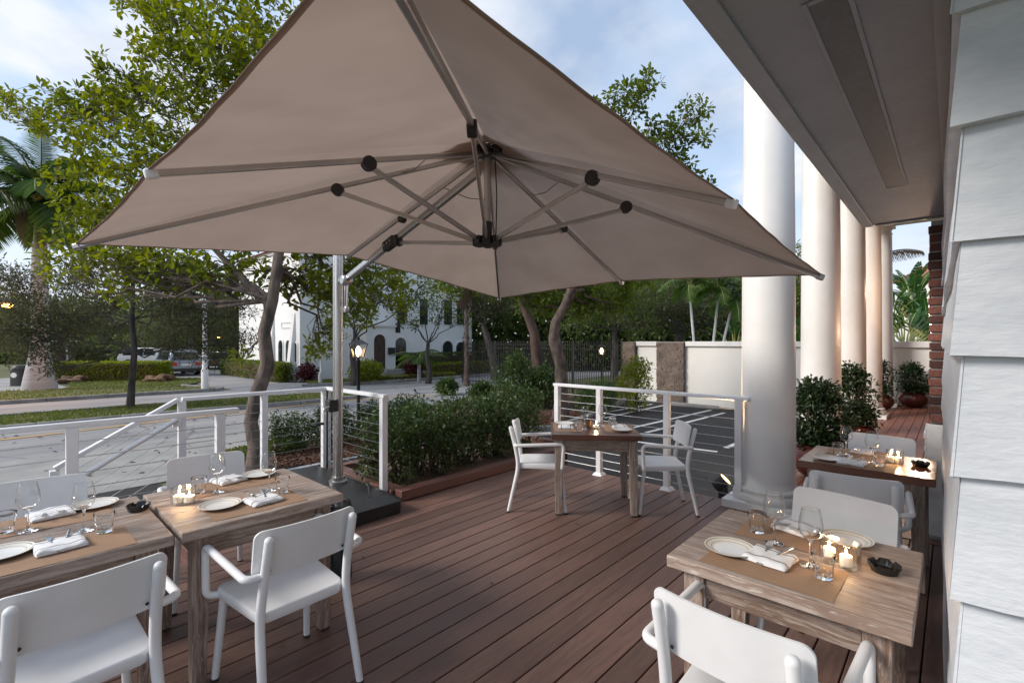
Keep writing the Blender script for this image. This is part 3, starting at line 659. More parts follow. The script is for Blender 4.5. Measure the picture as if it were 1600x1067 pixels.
# the first column stands on a footing beside the walkway
en = thing('entablature', 'cream beam resting on the row of white columns', 'beam', (-1.335, 5, 4.5))
MB().box(-.26, .26, -.4, 10.45, .002, .45).build('beam_body', M['column'], en, bevel=.01)
MB().box(-.32, .32, -.45, 10.5, .451, .55).build('cornice', M['column'], en, bevel=.01)
MB().box(.265, 1.27, 9.98, 10.43, .003, .44).build('end_beam', M['column'], en, bevel=.01)
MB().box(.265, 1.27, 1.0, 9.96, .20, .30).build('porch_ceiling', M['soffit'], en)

# ------------------------------------------------------------------ cream garden wall with two brick piers
YW = 15.8
gw = thing('garden_wall', 'long cream stucco wall with white coping and two brown brick piers behind the car park', 'wall', (-5, YW, G))
MB().box(-3.40, -2.62, 0, .2, 0, 1.94).build('wall_panel', M['stucco'], gw); MB().box(-1.62, 6.5, 0, .2, 0, 1.94).build('wall_panel', M['stucco'], gw)
MB().box(-3.40, -2.62, .0, .2, 0, .05)
MB().box(-3.42, -2.63, -.07, .26, 1.941, 2.10).build('coping', M['trim'], gw, bevel=.01); MB().box(-1.60, 6.5, -.07, .26, 1.941, 2.10).build('coping', M['trim'], gw, bevel=.01)
def brick_pier(x0, x1, h):
    core = MB().box(x0 + .012, x1 - .012, -.10, .24, 0, h).build('pier_core', M['mortar'], gw); mb = MB(); z = .01; k = 0
    while z < h - .03:
        hgt = rng.choice([.05, .06, .075]); x = x0 - (.12 if k % 2 else 0)
        while x < x1:
            w = rng.uniform(.14, .26); a, b = max(x, x0) + .004, min(x + w, x1) - .004
            if b - a > .03:
                d = -.118 - rng.uniform(0, .035); mb.box(a, b, d, .05, z, min(z + hgt - .008, h - .002))
            x += w
        z += hgt; k += 1
    stuff(mb.build('pier_bricks', M['pierbrick'], core))
brick_pier(-3.92, -3.43, 2.09); brick_pier(-2.60, -1.63, 2.09)
# ------------------------------------------------------------------ railings of white posts and steel cables
def post_mesh(h, w=.062): return MB().box(-w / 2, w / 2, -w / 2, w / 2, .0, h).mesh('post', M['rail'])
def cable(mbname, a, b, parent, r=.0032):
    a, b = Vector(a), Vector(b); m = (a + b) / 2; m.z -= (b - a).length * .003
    return MB().tube([a, m, b], r, 5).build(mbname, M['cable'], parent, smooth=60)
def run(root, pts, h=1.06, base=None, n=10, z0=.0, ends=(0, 0), gap=.0):
    """rail over posts standing at pts (local xy), cables between them"""
    me = post_mesh(h - .035)
    for x, y in pts: p = piece('post', me, root, (x, y, z0)); b = p.modifiers.new('bevel', 'BEVEL'); b.width = .004; b.segments = 2
    if base:
        for x, y in pts:
            mb = MB(); mb.add([(x - .065, y - .065, z0), (x + .065, y - .065, z0), (x + .065, y + .065, z0), (x - .065, y + .065, z0), (x - .040, y - .040, z0 + .035), (x + .040, y - .040, z0 + .035), (x + .040, y + .040, z0 + .035), (x - .040, y + .040, z0 + .035)],
                    [(0, 3, 2, 1), (4, 5, 6, 7), (0, 1, 5, 4), (1, 2, 6, 5), (2, 3, 7, 6), (3, 0, 4, 7)]); mb.build('base_plate', M['rail'], root, bevel=.003)
    a, b = Vector((*pts[0], 0)), Vector((*pts[-1], 0)); d = (b - a).normalized(); a2 = a - d * ends[0]; b2 = b + d * ends[1]
    MB().beam((a2.x, a2.y, z0 + h - .016), (b2.x, b2.y, z0 + h - .016), .065, .036).build('top_rail', M['rail'], root, bevel=.005)
    for k in range(n):
        z = z0 + .09 + k * (h - .15) / (n - .3); off = d * .025
        for p, q in zip(pts[:-1], pts[1:]): cable('cable', Vector((*p, z)) + off, Vector((*q, z)) - off, root)
YR = 4.955
rr = thing('cable_railing', 'white post and cable railing guarding the car park side of the terrace', 'railing', (-2.6, YR, 0), 0, 'white cable railings round the terrace')
run(rr, [(-1.16, 0), (-.53, 0), (.32, 0), (1.055, 0)], base=True, ends=(.05, .10))
lr = thing('cable_railing', 'white cable railing round the stair landing behind the umbrella pole, bending down the steps', 'railing', (-5.47, 2.71, 0), 0, 'white cable railings round the terrace')
run(lr, [(1.20, 0), (0, 0)], ends=(.05, .032)); run(lr, [(0, -.035), (0, -.71), (0, -1.46)], ends=(-.0, .0))
def slope(root, x, y0, z0, y1, z1, n=8):
    MB().beam((x, y0, z0 - .016), (x, y1, z1 - .016), .065, .036).build('sloped_rail', M['rail'], root, bevel=.005)
    MB().tube([(x + .055, y0 - .02, z0 - .20), (x + .055, y1, z1 - .20)], .021, 10).build('handrail', M['rail'], root, smooth=50)
    MB().box(x + .01, x + .05, y0 - .05, y0 + .02, z0 - .27, z0 - .17).build('handrail_bracket', M['rail'], root, bevel=.004)
    MB().box(x - .03, x + .03, y1 - .03, y1 + .03, G, z1 - .03).build('post', M['rail'], root, bevel=.004)
    for k in range(n):
        dz = .12 + k * .105; cable('cable', (x, y0, z0 - dz), (x, y1, z1 - dz), root)
slope(lr, 0, -1.49, 1.06, -2.35, .565)
er = thing('cable_railing', 'white cable railing behind the two far chairs of the limed tables', 'railing', (-4.33, .40, 0), 0, 'white cable railings round the terrace')
run(er, [(.03, .84), (-.0, -.03), (-.05, -1.2)], ends=(.13, .0), n=9)

# ------------------------------------------------------------------ iron fence in front of the wooded garden
fe = thing('iron_fence', 'tall black iron picket fence before the shady trees', 'fence', (-17.9, YW + .02, G))
pk = MB().box(-.010, .010, -.010, .010, .0, 2.02).add([(-.01, -.01, 2.02), (.01, -.01, 2.02), (.01, .01, 2.02), (-.01, .01, 2.02), (0, 0, 2.09)], [(0, 1, 4), (1, 2, 4), (2, 3, 4), (3, 0, 4)]).mesh('picket', M['black_iron'])
FX = 8.9; n = int(FX / .105)
for k in range(n): piece('picket', pk, fe, (k * .105, 0, .04))
fp = MB().box(-.035, .035, -.035, .035, 0, 2.12).mesh('fence_post', M['black_iron'])
for k in range(5): piece('fence_post', fp, fe, (k * 2.2 + .05, .05, 0))
for z in (.18, 1.78, 1.95): MB().box(0, FX, .014, .045, z, z + .035).build('fence_rail', M['black_iron'], fe)
# wheel stops
ws_me = MB().prism([(-.85, -.08), (.85, -.08), (.85, .08), (-.85, .08)], 0, .12).mesh('wheel_stop', M['concrete'])
for (x, y), l in (((-6.15, 15.15), 'concrete wheel stop at the wall foot beside the brick pier'), ((-3.75, 14.6), 'concrete wheel stop with small brown thing lying on it, by the tall column')):
    o = obj('wheel_stop', ws_me); o.location = (x, y, G); b = o.modifiers.new('bevel', 'BEVEL'); b.width = .03; b.segments = 2; tag(o, l, 'wheel stop', 'wheel stops in the car park')
o = MB().tube([(-.1, 0, .0), (0, .02, .05), (.12, 0, .0)], [.03, .07, .03], 8).build('dry_leaf', M['deadleaf'], smooth=60, loc=(-3.25, 14.58, G + .13)); tag(o, 'curled brown dry leaf lying on the wheel stop', 'leaf')

# ------------------------------------------------------------------ lamps
def point(name, loc, w, col, r, parent=None):
    l = bpy.data.lights.new(name, 'POINT'); l.energy = w; l.color = col; l.shadow_soft_size = r
    o = bpy.data.objects.new(name, l); COL.objects.link(o); o.location = loc
    if parent: o.parent = parent
    return o
def lantern(name, label, loc, h, s=1.0, power=30, post='black_iron'):
    """post with a tapered four-sided glass lantern; h = height of the lantern's foot above the base"""
    t = thing(name, label, 'lamp', loc, .4, 'lit lantern posts')
    MB().lathe([(.07 * s, 0), (.07 * s, .08), (.045 * s, .12), (.038 * s, h * .5), (.034 * s, h - .12), (.05 * s, h - .10), (.05 * s, h - .07), (.03 * s, h - .05), (.03 * s, h)], 12).build('post', M[post], t, smooth=40)
    def ring(r, z): return [(r * a, r * b, z) for a, b in ((-1, -1), (1, -1), (1, 1), (-1, 1))]
    r0, r1, hh = .085 * s, .135 * s, .30 * s
    MB().box(-r0 * 1.1, r0 * 1.1, -r0 * 1.1, r0 * 1.1, h, h + .02).build('lantern_floor', M[post], t)
    mb = MB()
    for a, b in zip(ring(r0, h + .02), ring(r1, h + hh)): mb.beam(a, b, .014 * s, .014 * s, up=(.3, .8, .1))
    mb.build('lantern_bars', M[post], t)
    mb = MB()
    A, B = ring(r0 * .96, h + .021), ring(r1 * .96, h + hh)
    for k in range(4): mb.add([A[k], A[(k + 1) % 4], B[(k + 1) % 4], B[k]], [(0, 1, 2, 3)])
    mb.build('lantern_glass', M['thin'], t)
    mb = MB(); C = ring(r1 * 1.2, h + hh); D = ring(r1 * .35, h + hh + .10 * s); mb.add(C + D, [(0, 1, 5, 4), (1, 2, 6, 5), (2, 3, 7, 6), (3, 0, 4, 7), (0, 3, 2, 1), (4, 5, 6, 7)]); mb.lathe([(.03 * s, h + hh + .10 * s), (.035 * s, h + hh + .14 * s), (.006, h + hh + .19 * s)], 10); mb.build('lantern_roof', M[post], t)
    MB().lathe([(.02, h + .03), (.05 * s, h + .08 * s), (.062 * s, h + .15 * s), (.045 * s, h + .22 * s), (.01, h + .26 * s)], 12).build('bulb', M['lamp_w'], t, smooth=60)
    point('lantern_light', (0, 0, h + .15 * s), power, (1.0, .66, .34), .05, t)
    return t
pB = PZ(560, 534, 11.2); lantern('lantern_post', 'lit black lantern post rising from the hedge beyond the umbrella pole', (pB.x, pB.y, G), 1.72, 1.05, 26)
pC = PZ(940, 534, 17.3); lantern('lantern_post', 'lit lantern on black post by the iron fence', (pC.x, pC.y, G), 1.62, .95, 26)
# white street lamp by the driveway (unlit) and sodium lamps far off
sl = PZ(320, 534, 20.2); t = thing('street_lamp', 'unlit pale street lamp with conical hood beside the driveway', 'lamp', (sl.x, sl.y, G))
MB().lathe([(.13, 0), (.13, .9), (.10, .95), (.085, 2.4), (.07, 3.45)], 14).build('post', M['trim'], t, smooth=40)
MB().lathe([(.06, 3.45), (.11, 3.48), (.15, 3.72), (.16, 3.74)], 14).build('lamp_globe', M['whstucco'], t, smooth=40)
MB().lathe([(.27, 3.75), (.26, 3.78), (.10, 3.93), (.04, 3.96), (.02, 4.06)], 16).build('hood', M['trim'], t, smooth=40)
def sodium(u, v, zc, label, power, hgt=None, s=1.0):
    p = PZ(u, v, zc); t = thing('sodium_lamp', label, 'lamp', (p.x, p.y, G), CAM_A, 'orange street lights')
    h = p.z - G
    MB().tube([(0, 0, 0), (0, 0, h * .8), (0, 0, h + .1), (.25 * s, .1, h + .22), (.5 * s, .2, h + .12)], [.09, .07, .06, .04, .04], 8).build('pole', M['bark_grey'], t, smooth=60)
    MB().tube([(.3 * s, .12, h + .17), (.8 * s, .3, h + .10)], [.09 * s, .12 * s], 8).build('lamp_head', M['blackpl'], t, smooth=60)
    MB().lathe([(.02, -.14), (.13, -.09), (.15, 0)], 12, .6 * s, .24 * s, h + .03).build('bulb', M['lamp_o'], t, smooth=60)
    point('sodium_light', (.6 * s, .24 * s, h - .35), power, (1.0, .42, .10), .12, t)
sodium(-27, 476, 16.6, 'orange street light glowing through fine branches', 110)
sodium(302, 430, 34, 'small orange street light high above the parked cars', 40)
sodium(330, 527, 46, 'tiny orange lamp glowing over the black car', 40)
# uplight on the ground beside the first column
up = PZ(1130, 752, 5.25); t = thing('uplight', 'lit black spotlight beside the foot of the nearest column', 'spotlight', (up.x, up.y, G), 0, 'column uplights')
hz = up.z - G
MB().lathe([(.05, 0), (.05, hz - .10), (.045, hz - .05)], 12).build('stem', M['blackpl'], t, smooth=40)
aim = Vector((-1.335 - up.x, 5.16 - up.y, 2.6)).normalized(); q = aim.to_track_quat('Z', 'Y')
h_ = MB().lathe([(.055, -.11), (.062, -.10), (.066, .035)], 20).build('spot_body', M['blackpl'], t, smooth=40); h_.location = (0, 0, hz); h_.rotation_euler = (Vector((.63, .21, .70))).to_track_quat('Z', 'Y').to_euler()
h2 = MB().lathe([(.0655, .0355), (.060, .0375)], 20).build('lens', M['lamp_u'], t); h2.location = (0, 0, hz); h2.rotation_euler = h_.rotation_euler
def spot(name, loc, target, w, col, ang, parent=None, r=.03):
    l = bpy.data.lights.new(name, 'SPOT'); l.energy = w; l.color = col; l.spot_size = R(ang); l.spot_blend = .9; l.shadow_soft_size = r
    o = bpy.data.objects.new(name, l); COL.objects.link(o); o.location = loc; o.rotation_euler = (Vector(target) - Vector(loc)).to_track_quat('-Z', 'Y').to_euler(); return o
ua = Vector((.63, .21, .70)).normalized() * .10
spot('uplight_beam', (up.x + ua.x, up.y + ua.y, up.z + ua.z), (up.x + .36, up.y - .22, up.z + 1.5), 800, (1.0, .66, .36), 58)
# second uplight behind the first column
t2 = dup(t, (-1.80, 7.95, G), .5, 'spotlight hidden beyond the first column lighting the second column', 'column uplights')
spot('uplight_beam', (-1.76, 7.90, .25), (-1.42, 7.75, 2.4), 80, (1.0, .62, .32), 70)
# wall lantern on the brick wall, seen just past the pier
sc_ = thing('wall_sconce', 'cream wall lantern glowing behind the edge of the brick pier', 'lamp', (-.10, 8.2, 1.95))
MB().lathe([(.02, -.36), (.05, -.33), (.085, .20), (.10, .21), (.02, .32)], 10, -.06, 0).build('shade', M['trim'], sc_, smooth=40)
MB().lathe([(.01, -.44), (.03, -.42), (.03, -.37)], 10, -.06, 0).build('bulb', M['lamp_w'], sc_)
MB().box(-.05, .035, -.02, .02, -.05, .05).build('arm', M['trim'], sc_)
point('sconce_light', (-.32, 8.2, 1.75), 14, (1.0, .68, .45), .08)
point('sconce_light', (-.35, 11.6, 2.6), 16, (1.0, .68, .45), .08)
s2 = dup(sc_, (-.10, 11.6, 2.3), 0, 'second cream wall lantern farther along the brick wall')
# ------------------------------------------------------------------ white house across the street
HX, HY = -25.0, 10.9
vh = thing('white_house', 'white two storey villa with arched windows and entrance steps across the road', 'house', (HX, HY, G))
W_ = 'whstucco'
MB().box(-9, 0, 0, 12.1, 0, 7.0).build('wall', M[W_], vh)
MB().box(-9.1, .1, -.1, 12.2, 7.0, 7.2).build('cornice', M['trim'], vh)
mb = MB(); mb.add([(-9.3, -.3, 7.2), (.3, -.3, 7.2), (.3, 12.4, 7.2), (-9.3, 12.4, 7.2), (-4.5, 3, 8.8), (-4.5, 9, 8.8)], [(0, 1, 4), (1, 2, 5, 4), (2, 3, 5), (3, 0, 4, 5), (0, 3, 2, 1)]); mb.build('roof', M['rooftile'], vh)
def onX(u):   # y (local) on the street face seen at photo column u
    k = (u - 800) / FPX; zc = HX / (cA * k - sA); return sA * k * zc + cA * zc - HY, zc
def onY(u):   # x (local) on the side face
    k = (u - 800) / FPX; zc = HY / (sA * k + cA); return (cA * k - sA) * zc - HX, zc
def zat(v, zc): return HC - (v - 534) / FPX * zc - G
def arch(w, h, arched=True, n=10):
    """outline in (across, up)"""
    if not arched: return [(-w / 2, 0), (w / 2, 0), (w / 2, h), (-w / 2, h)]
    pts = [(-w / 2, 0), (w / 2, 0)]; r = w / 2
    for k in range(n + 1): a = math.pi * k / n; pts.append((r * math.cos(a), h - r + r * math.sin(a)))
    return pts
def window(face, c, z0, w, h, arched=True, name='window', pane='dkglass', mull=True):
    pts = arch(w, h, arched); big = [(x * (1 + .16 / w), z * (1 + .1 / h) - .03) for x, z in pts]
    def tr(x, z, d): return (d, c + x, z0 + z) if face == 'X' else (c + x, -d, z0 + z)
    n = len(pts); mb = MB()
    vs = [tr(x, z, .002) for x, z in big] + [tr(x, z, .05) for x, z in big] + [tr(x, z, .05) for x, z in pts] + [tr(x, z, .012) for x, z in pts]
    fs = []
    for k in range(3):
        for i in range(n): fs.append((k * n + i, k * n + (i + 1) % n, (k + 1) * n + (i + 1) % n, (k + 1) * n + i))
    mb.add(vs, fs); f = mb.build(name, M[W_], vh)
    mb = MB(); mb.add([tr(x, z, .014) for x, z in pts], [tuple(range(n))]); mb.build('pane', M[pane], f)
    if mull:
        mb = MB(); a, b = tr(0, 0, .02), tr(0, h * .98, .02); mb.beam(a, b, .04, .03, up=(.3, .5, .1))
        for zz in (.35, .65):
            mb.beam(tr(-w / 2, h * zz, .02), tr(w / 2, h * zz, .02), .03, .03, up=(.1, .2, 1))
        mb.build('glazing_bar', M['dkglass'] if pane == 'dkglass' else M['trim'], f)
def winX(u0, u1, v0, v1, arched=True, **k):
    a, zc = onX(u0); b, zc2 = onX(u1); z = (zc + zc2) / 2; z0, z1 = zat(v1, z), zat(v0, z); window('X', (a + b) / 2, z0, abs(b - a), z1 - z0, arched, **k)
def winY(u0, u1, v0, v1, arched=True, **k):
    a, zc = onY(u0); b, zc2 = onY(u1); z = (zc + zc2) / 2; z0, z1 = zat(v1, z), zat(v0, z); window('Y', (a + b) / 2, z0, abs(b - a), z1 - z0, arched, **k)
for a in ((617, 634, 528, 572), (691, 707, 533, 561), (712, 726, 535, 561)): winX(*a)
for a in ((620, 633, 468, 507), (655, 668, 468, 508), (693, 706, 470, 508), (713, 725, 470, 508)): winX(*a, arched=False)
for a in ((436, 443, 532, 566), (447.5, 455, 532, 566), (460, 465, 536, 566)): winY(*a)
winY(387, 390, 545, 556, arched=False, mull=False); winY(441, 456, 505, 512, arched=False, mull=False, pane='whstucco')
# porch with arched doorway, mail box, wall lamp
a, zc = onX(558); b, _ = onX(603); px = thing('x', 'x', 'x'); bpy.data.objects.remove(px)
yc = (a + b) / 2
MB().box(.002, 1.0, a, b, 0, zat(511, zc)).build('entrance_porch', M[W_], vh)
MB().box(.002, 1.06, a - .06, b + .06, zat(511, zc), zat(508, zc)).build('porch_cornice', M['trim'], vh)
def doorface():
    a2, z2 = onX(569); b2, _ = onX(587); w = (b2 - a2); h = zat(523, z2) - .55; c = (a2 + b2) / 2
    pts = arch(w, h); n = len(pts); mb = MB(); mb.add([(1.012, c + x, .55 + z) for x, z in pts], [tuple(range(n))]); d = mb.build('doorway', M['bark_red'], vh)
    mb = MB(); big = [(x * 1.16, z * 1.04 if z > .01 else z) for x, z in pts]
    vs = [(1.002, c + x, .55 + z) for x, z in big] + [(1.05, c + x, .55 + z) for x, z in big] + [(1.05, c + x, .55 + z) for x, z in pts] + [(1.01, c + x, .55 + z) for x, z in pts]
    mb.add(vs, [(k * n + i, k * n + (i + 1) % n, (k + 1) * n + (i + 1) % n, (k + 1) * n + i) for k in range(3) for i in range(n)]); mb.build('door_surround', M[W_], d)
doorface()
my, mz = onX(596); MB().box(1.002, 1.14, my - .2, my + .2, 1.35, 1.75).build('letter_box', M['mailbox'], vh)
ly, lz = onX(601); MB().box(.9, 1.12, ly + .15, ly + .35, 2.6, 3.15).build('porch_lamp', M['mailbox'], vh)
for k in range(3):
    s0, _ = onX(588); s1, _ = onX(632); MB().box(1.06 + 0, 2.3 - k * .35, s0, s1 + .6 - k * .25, .0 + k * .17, .155 + k * .17 + .01).build('step', M['concrete'], vh, bevel=.015)
for x0 in (onY(425)[0], onY(457)[0]):
    mb = MB(); mb.add([(x0, -.4, 0), (x0 + .35, -.4, 0), (x0 + .35, -.002, 0), (x0, -.002, 0), (x0, -.04, 3.6), (x0 + .35, -.04, 3.6), (x0 + .35, -.002, 3.6), (x0, -.002, 3.6)], [(0, 3, 2, 1), (4, 5, 6, 7), (0, 1, 5, 4), (1, 2, 6, 5), (2, 3, 7, 6), (3, 0, 4, 7)])
    mb.build('buttress', M[W_], vh)

# ------------------------------------------------------------------ shrubs and hedges
def shrub(name, label, base, boxes, mat, n, lsize, cat='shrub', group=None, stems=6, shell=.3, upb=.4, per=5, lw=.5, rootz=None):
    """boxes: list of (centre, radii) in world space"""
    root = thing(name, label, cat, base, 0, group); B = np.array(base); pts = []; mb = MB()
    tot = sum(np.prod(r) ** .67 for _, r in boxes)
    for c, r in boxes:
        k = max(6, int(n * np.prod(r) ** .67 / tot)); p = blob_points(k, c, r, shell); pts.append(p)
        for q in p[:: max(1, k // stems)]:
            g = Vector((c[0] + rng.normal() * r[0] * .25, c[1] + rng.normal() * r[1] * .25, (rootz if rootz is not None else base[2]) + .01)); w = jitter_path(g, q, 4, .06)
            mb.tube([p_ - Vector(base) for p_ in w], [.012, .010, .008, .006, .003], 4)
    T = np.concatenate(pts); zmin = (rootz if rootz is not None else base[2]) + .03; T = T[T[:, 2] > zmin]
    pos, d = rosettes(T, per, lsize * 1.4, upb); k = pos[:, 2] > zmin; pos, d = pos[k], d[k]
    if mb.v: mb.build('stems', M['bark_red'], root, smooth=60)
    obj('foliage', leaves('foliage', pos - B, d, lsize, lsize * lw, M[mat], droop=.15), root)
    return root
# planter hedge: several shrubs grown together
HG = 'shrubs grown into a hedge in the planter'
hb = [((-4.62, 3.02), .40, .76), ((-4.60, 3.55), .42, .83), ((-4.66, 4.10), .44, .85), ((-4.62, 4.65), .44, .86), ((-4.70, 5.2), .46, .90)]
hl = ['leafy hedge shrub next to the white post by the umbrella base', 'second leafy hedge shrub along from the umbrella base', 'middle leafy shrub of the planter hedge', 'leafy hedge shrub behind the chair of the angled table', 'last leafy hedge shrub by the railing start and tree trunk']
for ((x, y), r, h), l in zip(hb, hl):
    shrub('hedge_shrub', l, (x, y, .03), [((x, y, .30), (r, r * .9, .30)), ((x, y, .58), (r * .95, r * .9, .30)), ((x + .02, y + .1, h - .16), (r * .7, r * .75, .20)), ((x - .05, y - .15, h - .08), (r * .3, r * .3, .22))], 'leafH', 460, .048, 'shrub', HG, stems=8, shell=.35, per=6)
# mulch bed hedge behind the landing
for (x, y, h), l in zip(((-9.1, 3.75, .62), (-9.1, 4.6, .68), (-9.0, 5.5, .72), (-9.15, 6.4, .75)), ('green bed shrub just beyond the second railing post', 'green bed shrub seen behind the crank handle', 'green bed shrub seen under the lit lantern', 'green bed shrub farthest along the mulch')):
    shrub('bed_shrub', l, (x, y, G + .03), [((x, y, G + h * .45), (.42, .55, h * .45)), ((x, y + .1, G + h * .85), (.34, .42, .24)), ((x + .1, y - .2, G + h * .95), (.15, .2, .2))], 'leafH', 420, .055, 'shrub', 'shrubs in the mulch bed', per=6)
for (x, y, h, r), l in zip(((-7.55, 11.6, .75, .55), (-8.1, 12.8, .8, .6), (-8.6, 13.9, .8, .6)), ('low shrub behind the railing, nearest the bark covered tree foot', 'low shrub along the bay lines below the black fence', 'low shrub before the lit fence lantern')):
    shrub('low_shrub', l, (x, y, G + .03), [((x, y, G + h * .5), (r, r, h * .5))], 'leafH', 420, .07, 'shrub', 'low shrubs by the car park', per=5)
p = P(1003, 648, G); shrub('corner_shrub', 'olive green shrub in front of the brick pier at the fence end', (p.x - .3, p.y + .3, G), [((p.x - .35, p.y + .2, G + .75), (.55, .5, .75)), ((p.x - .25, p.y + .2, G + 1.3), (.4, .4, .35))], 'leafY', 500, .08, per=5)
for (u, v, zc, r, h), l in zip(((805, 600, 15.2, .75, 1.5), (848, 610, 15.0, .65, 1.15), (752, 612, 16.4, .45, .55), (698, 600, 19.0, .4, .5)),
        ('tall loose green bush before the iron fence, left of the twin trunks', 'loose green bush at the foot of the reddish trunk', 'small green bush beside the thin palm at the fence', 'little bush at the kerb across from the hedge')):
    p = PZ(u, 534, zc); shrub('fence_bush', l, (p.x, p.y, G + .03), [((p.x, p.y, G + h * .55), (r, r, h * .5)), ((p.x + .1, p.y, G + h * .9), (r * .5, r * .5, h * .3))], 'leafH', 420, .11, 'bush', 'bushes along the iron fence', per=5)
# front garden of the house
def front(u, v, zc, r, h, mat, n, ls, name, label, cat='shrub', group=None):
    p = PZ(u, 534, zc); return shrub(name, label, (p.x, p.y, G + .02), [((p.x, p.y, G + h * .5), (r, r, h * .5))], mat, n, ls, cat, group, per=5)
front(572, 590, 24.2, .85, 1.1, 'leafY', 500, .13, 'garden_shrub', 'yellow green shrub at the foot of the entrance steps behind the lantern post')
front(480, 585, 25.0, .5, .9, 'leafR', 220, .13, 'red_shrub', 'dark red shrub on the house corner bed')
front(646, 575, 26.5, .55, 1.3, 'leafR', 300, .13, 'red_shrub', 'dark red shrub beside the entrance steps')
def hedge_box(name, label, x0, x1, y0, y1, h, mat, n, ls, cat='hedge', rot=0, base=None, z=G):
    c = base or ((x0 + x1) / 2, (y0 + y1) / 2); w, d = (x1 - x0) / 2, (y1 - y0) / 2
    root = thing(name, label, cat, (c[0], c[1], z), rot)
    p = rng.uniform(-1, 1, (n, 3)); f = rng.integers(0, 5, n); ax = np.array([0, 0, 1, 1, 2])[f]; sg = np.array([-1, 1, -1, 1, 1])[f]
    p[np.arange(n), ax] = sg * rng.uniform(.86, 1.0, n); p[:, 2] = (p[:, 2] + 1) / 2
    q = p * np.array([w, d, h]); dirs = np.zeros((n, 3)); dirs[np.arange(n), ax] = sg; dirs = unit(dirs + rng.normal(size=(n, 3)) * .8)
    obj('foliage', leaves('foliage', q, dirs, ls, ls * .55, M[mat]), root)
    mb = MB(); mb.box(-w * .86, w * .86, -d * .86, d * .86, .02, h * .88); mb.build('twig_core', M['bark_red'], root)
    return root
hedge_box('clipped_hedge', 'long bright green box hedge clipped flat in front of the parked cars', -.0, 1.1, -2.6, 2.6, 1.02, 'leafY', 15000, .085, base=(-32.4, 4.4), rot=R(-42))
hedge_box('clipped_hedge', 'low clipped hedge along the side wall of the white villa', 0, 9.2, 0, .7, .95, 'leafB', 5000, .12, base=(-29.8, 10.3))
hedge_box('clipped_hedge', 'dark clipped hedge under the villa windows', 0, .6, 0, 4.6, 1.35, 'leafD', 3600, .12, base=(-24.2, 20.6))
hedge_box('clipped_hedge', 'dark clipped hedge block beside the villa door', 0, .6, 0, 1.5, 1.35, 'leafD', 1500, .12, base=(-24.2, 17.4))
hedge_box('clipped_hedge', 'low bright green border hedge in front of the villa', 0, 1.0, 0, 4.4, .75, 'leafY', 3600, .11, base=(-23.2, 20.0))
hedge_box('clipped_hedge', 'low ground cover edge between kerb and villa steps', 0, .5, 0, 5.0, .28, 'leafY', 2200, .09, base=(-21.7, 16.0))
# pots on the walkway
def pot_mesh():
    return MB().lathe([(.14, 0), (.20, .03), (.29, .13), (.31, .22), (.28, .31), (.235, .345), (.25, .36), (.26, .375), (.245, .385), (.22, .375), (.21, .34), (.22, .30)], 32).mesh('bowl', M['pot'], smooth=40)
pm = pot_mesh(); psoil = MB().lathe([(.001, .30), (.212, .305)], 20, close=False).mesh('pot_soil', M['soil'])
def potted(loc, s, h, r, n, ls, label, tilt=0):
    t = thing('potted_shrub', label, 'potted plant', loc, 0, 'potted shrubs on the walkway')
    b = piece('bowl', pm, t, (0, 0, 0), scale=(s, s, s)); piece('pot_soil', psoil, b, (0, 0, 0))
    c0 = .34 * s; P_ = []
    for c, rr_ in (((0, 0, c0 + h * .5), (r, r, h * .52)), ((.05, -.02, c0 + h * .2), (r * .8, r * .8, h * .25)), ((-.04, .03, c0 + h * .85), (r * .6, r * .6, h * .25))): P_.append(blob_points(n // 3, c, rr_, .35))
    T = np.concatenate(P_); T = T[T[:, 2] > c0 * .9]; pos, d = rosettes(T, 6, ls * 1.5, .35); mb = MB()
    for q in T[::max(1, len(T) // 26)]:
        w = jitter_path((rng.normal() * .05, rng.normal() * .05, .3 * s), q, 4, .05); mb.tube(w, [.012, .010, .008, .006, .003], 5)
    mb.build('stems', M['bark_red'], t, smooth=60)
    obj('foliage', leaves('foliage', pos, d, ls, ls * .5, M['leafP'], droop=.2), t); return t
potted((-1.17, 6.65, 0), 1.0, .70, .36, 620, .062, 'biggest potted glossy shrub, behind the dark table and nearest column')
potted((-1.12, 9.0, 0), .9, .84, .28, 460, .060, 'second potted glossy shrub, between the white columns')
potted((-1.27, 14.3, 0), .85, .80, .24, 320, .060, 'potted shrub half hidden beside the farthest column')
potted((-.72, 15.25, 0), .95, .66, .38, 480, .058, 'round potted shrub in oxblood bowl at the white wall by the walkway end')
o = MB().tube([(-1.1, 15.3, .02), (-1.05, 15.45, .25), (-.98, 15.55, .42), (-.9, 15.5, .1), (-1.2, 15.2, .015), (-1.35, 14.8, .012)], .008, 6).build('irrigation_hose', M['blackpl'], smooth=60); tag(o, 'thin black hose looped beside the oxblood pot', 'hose')

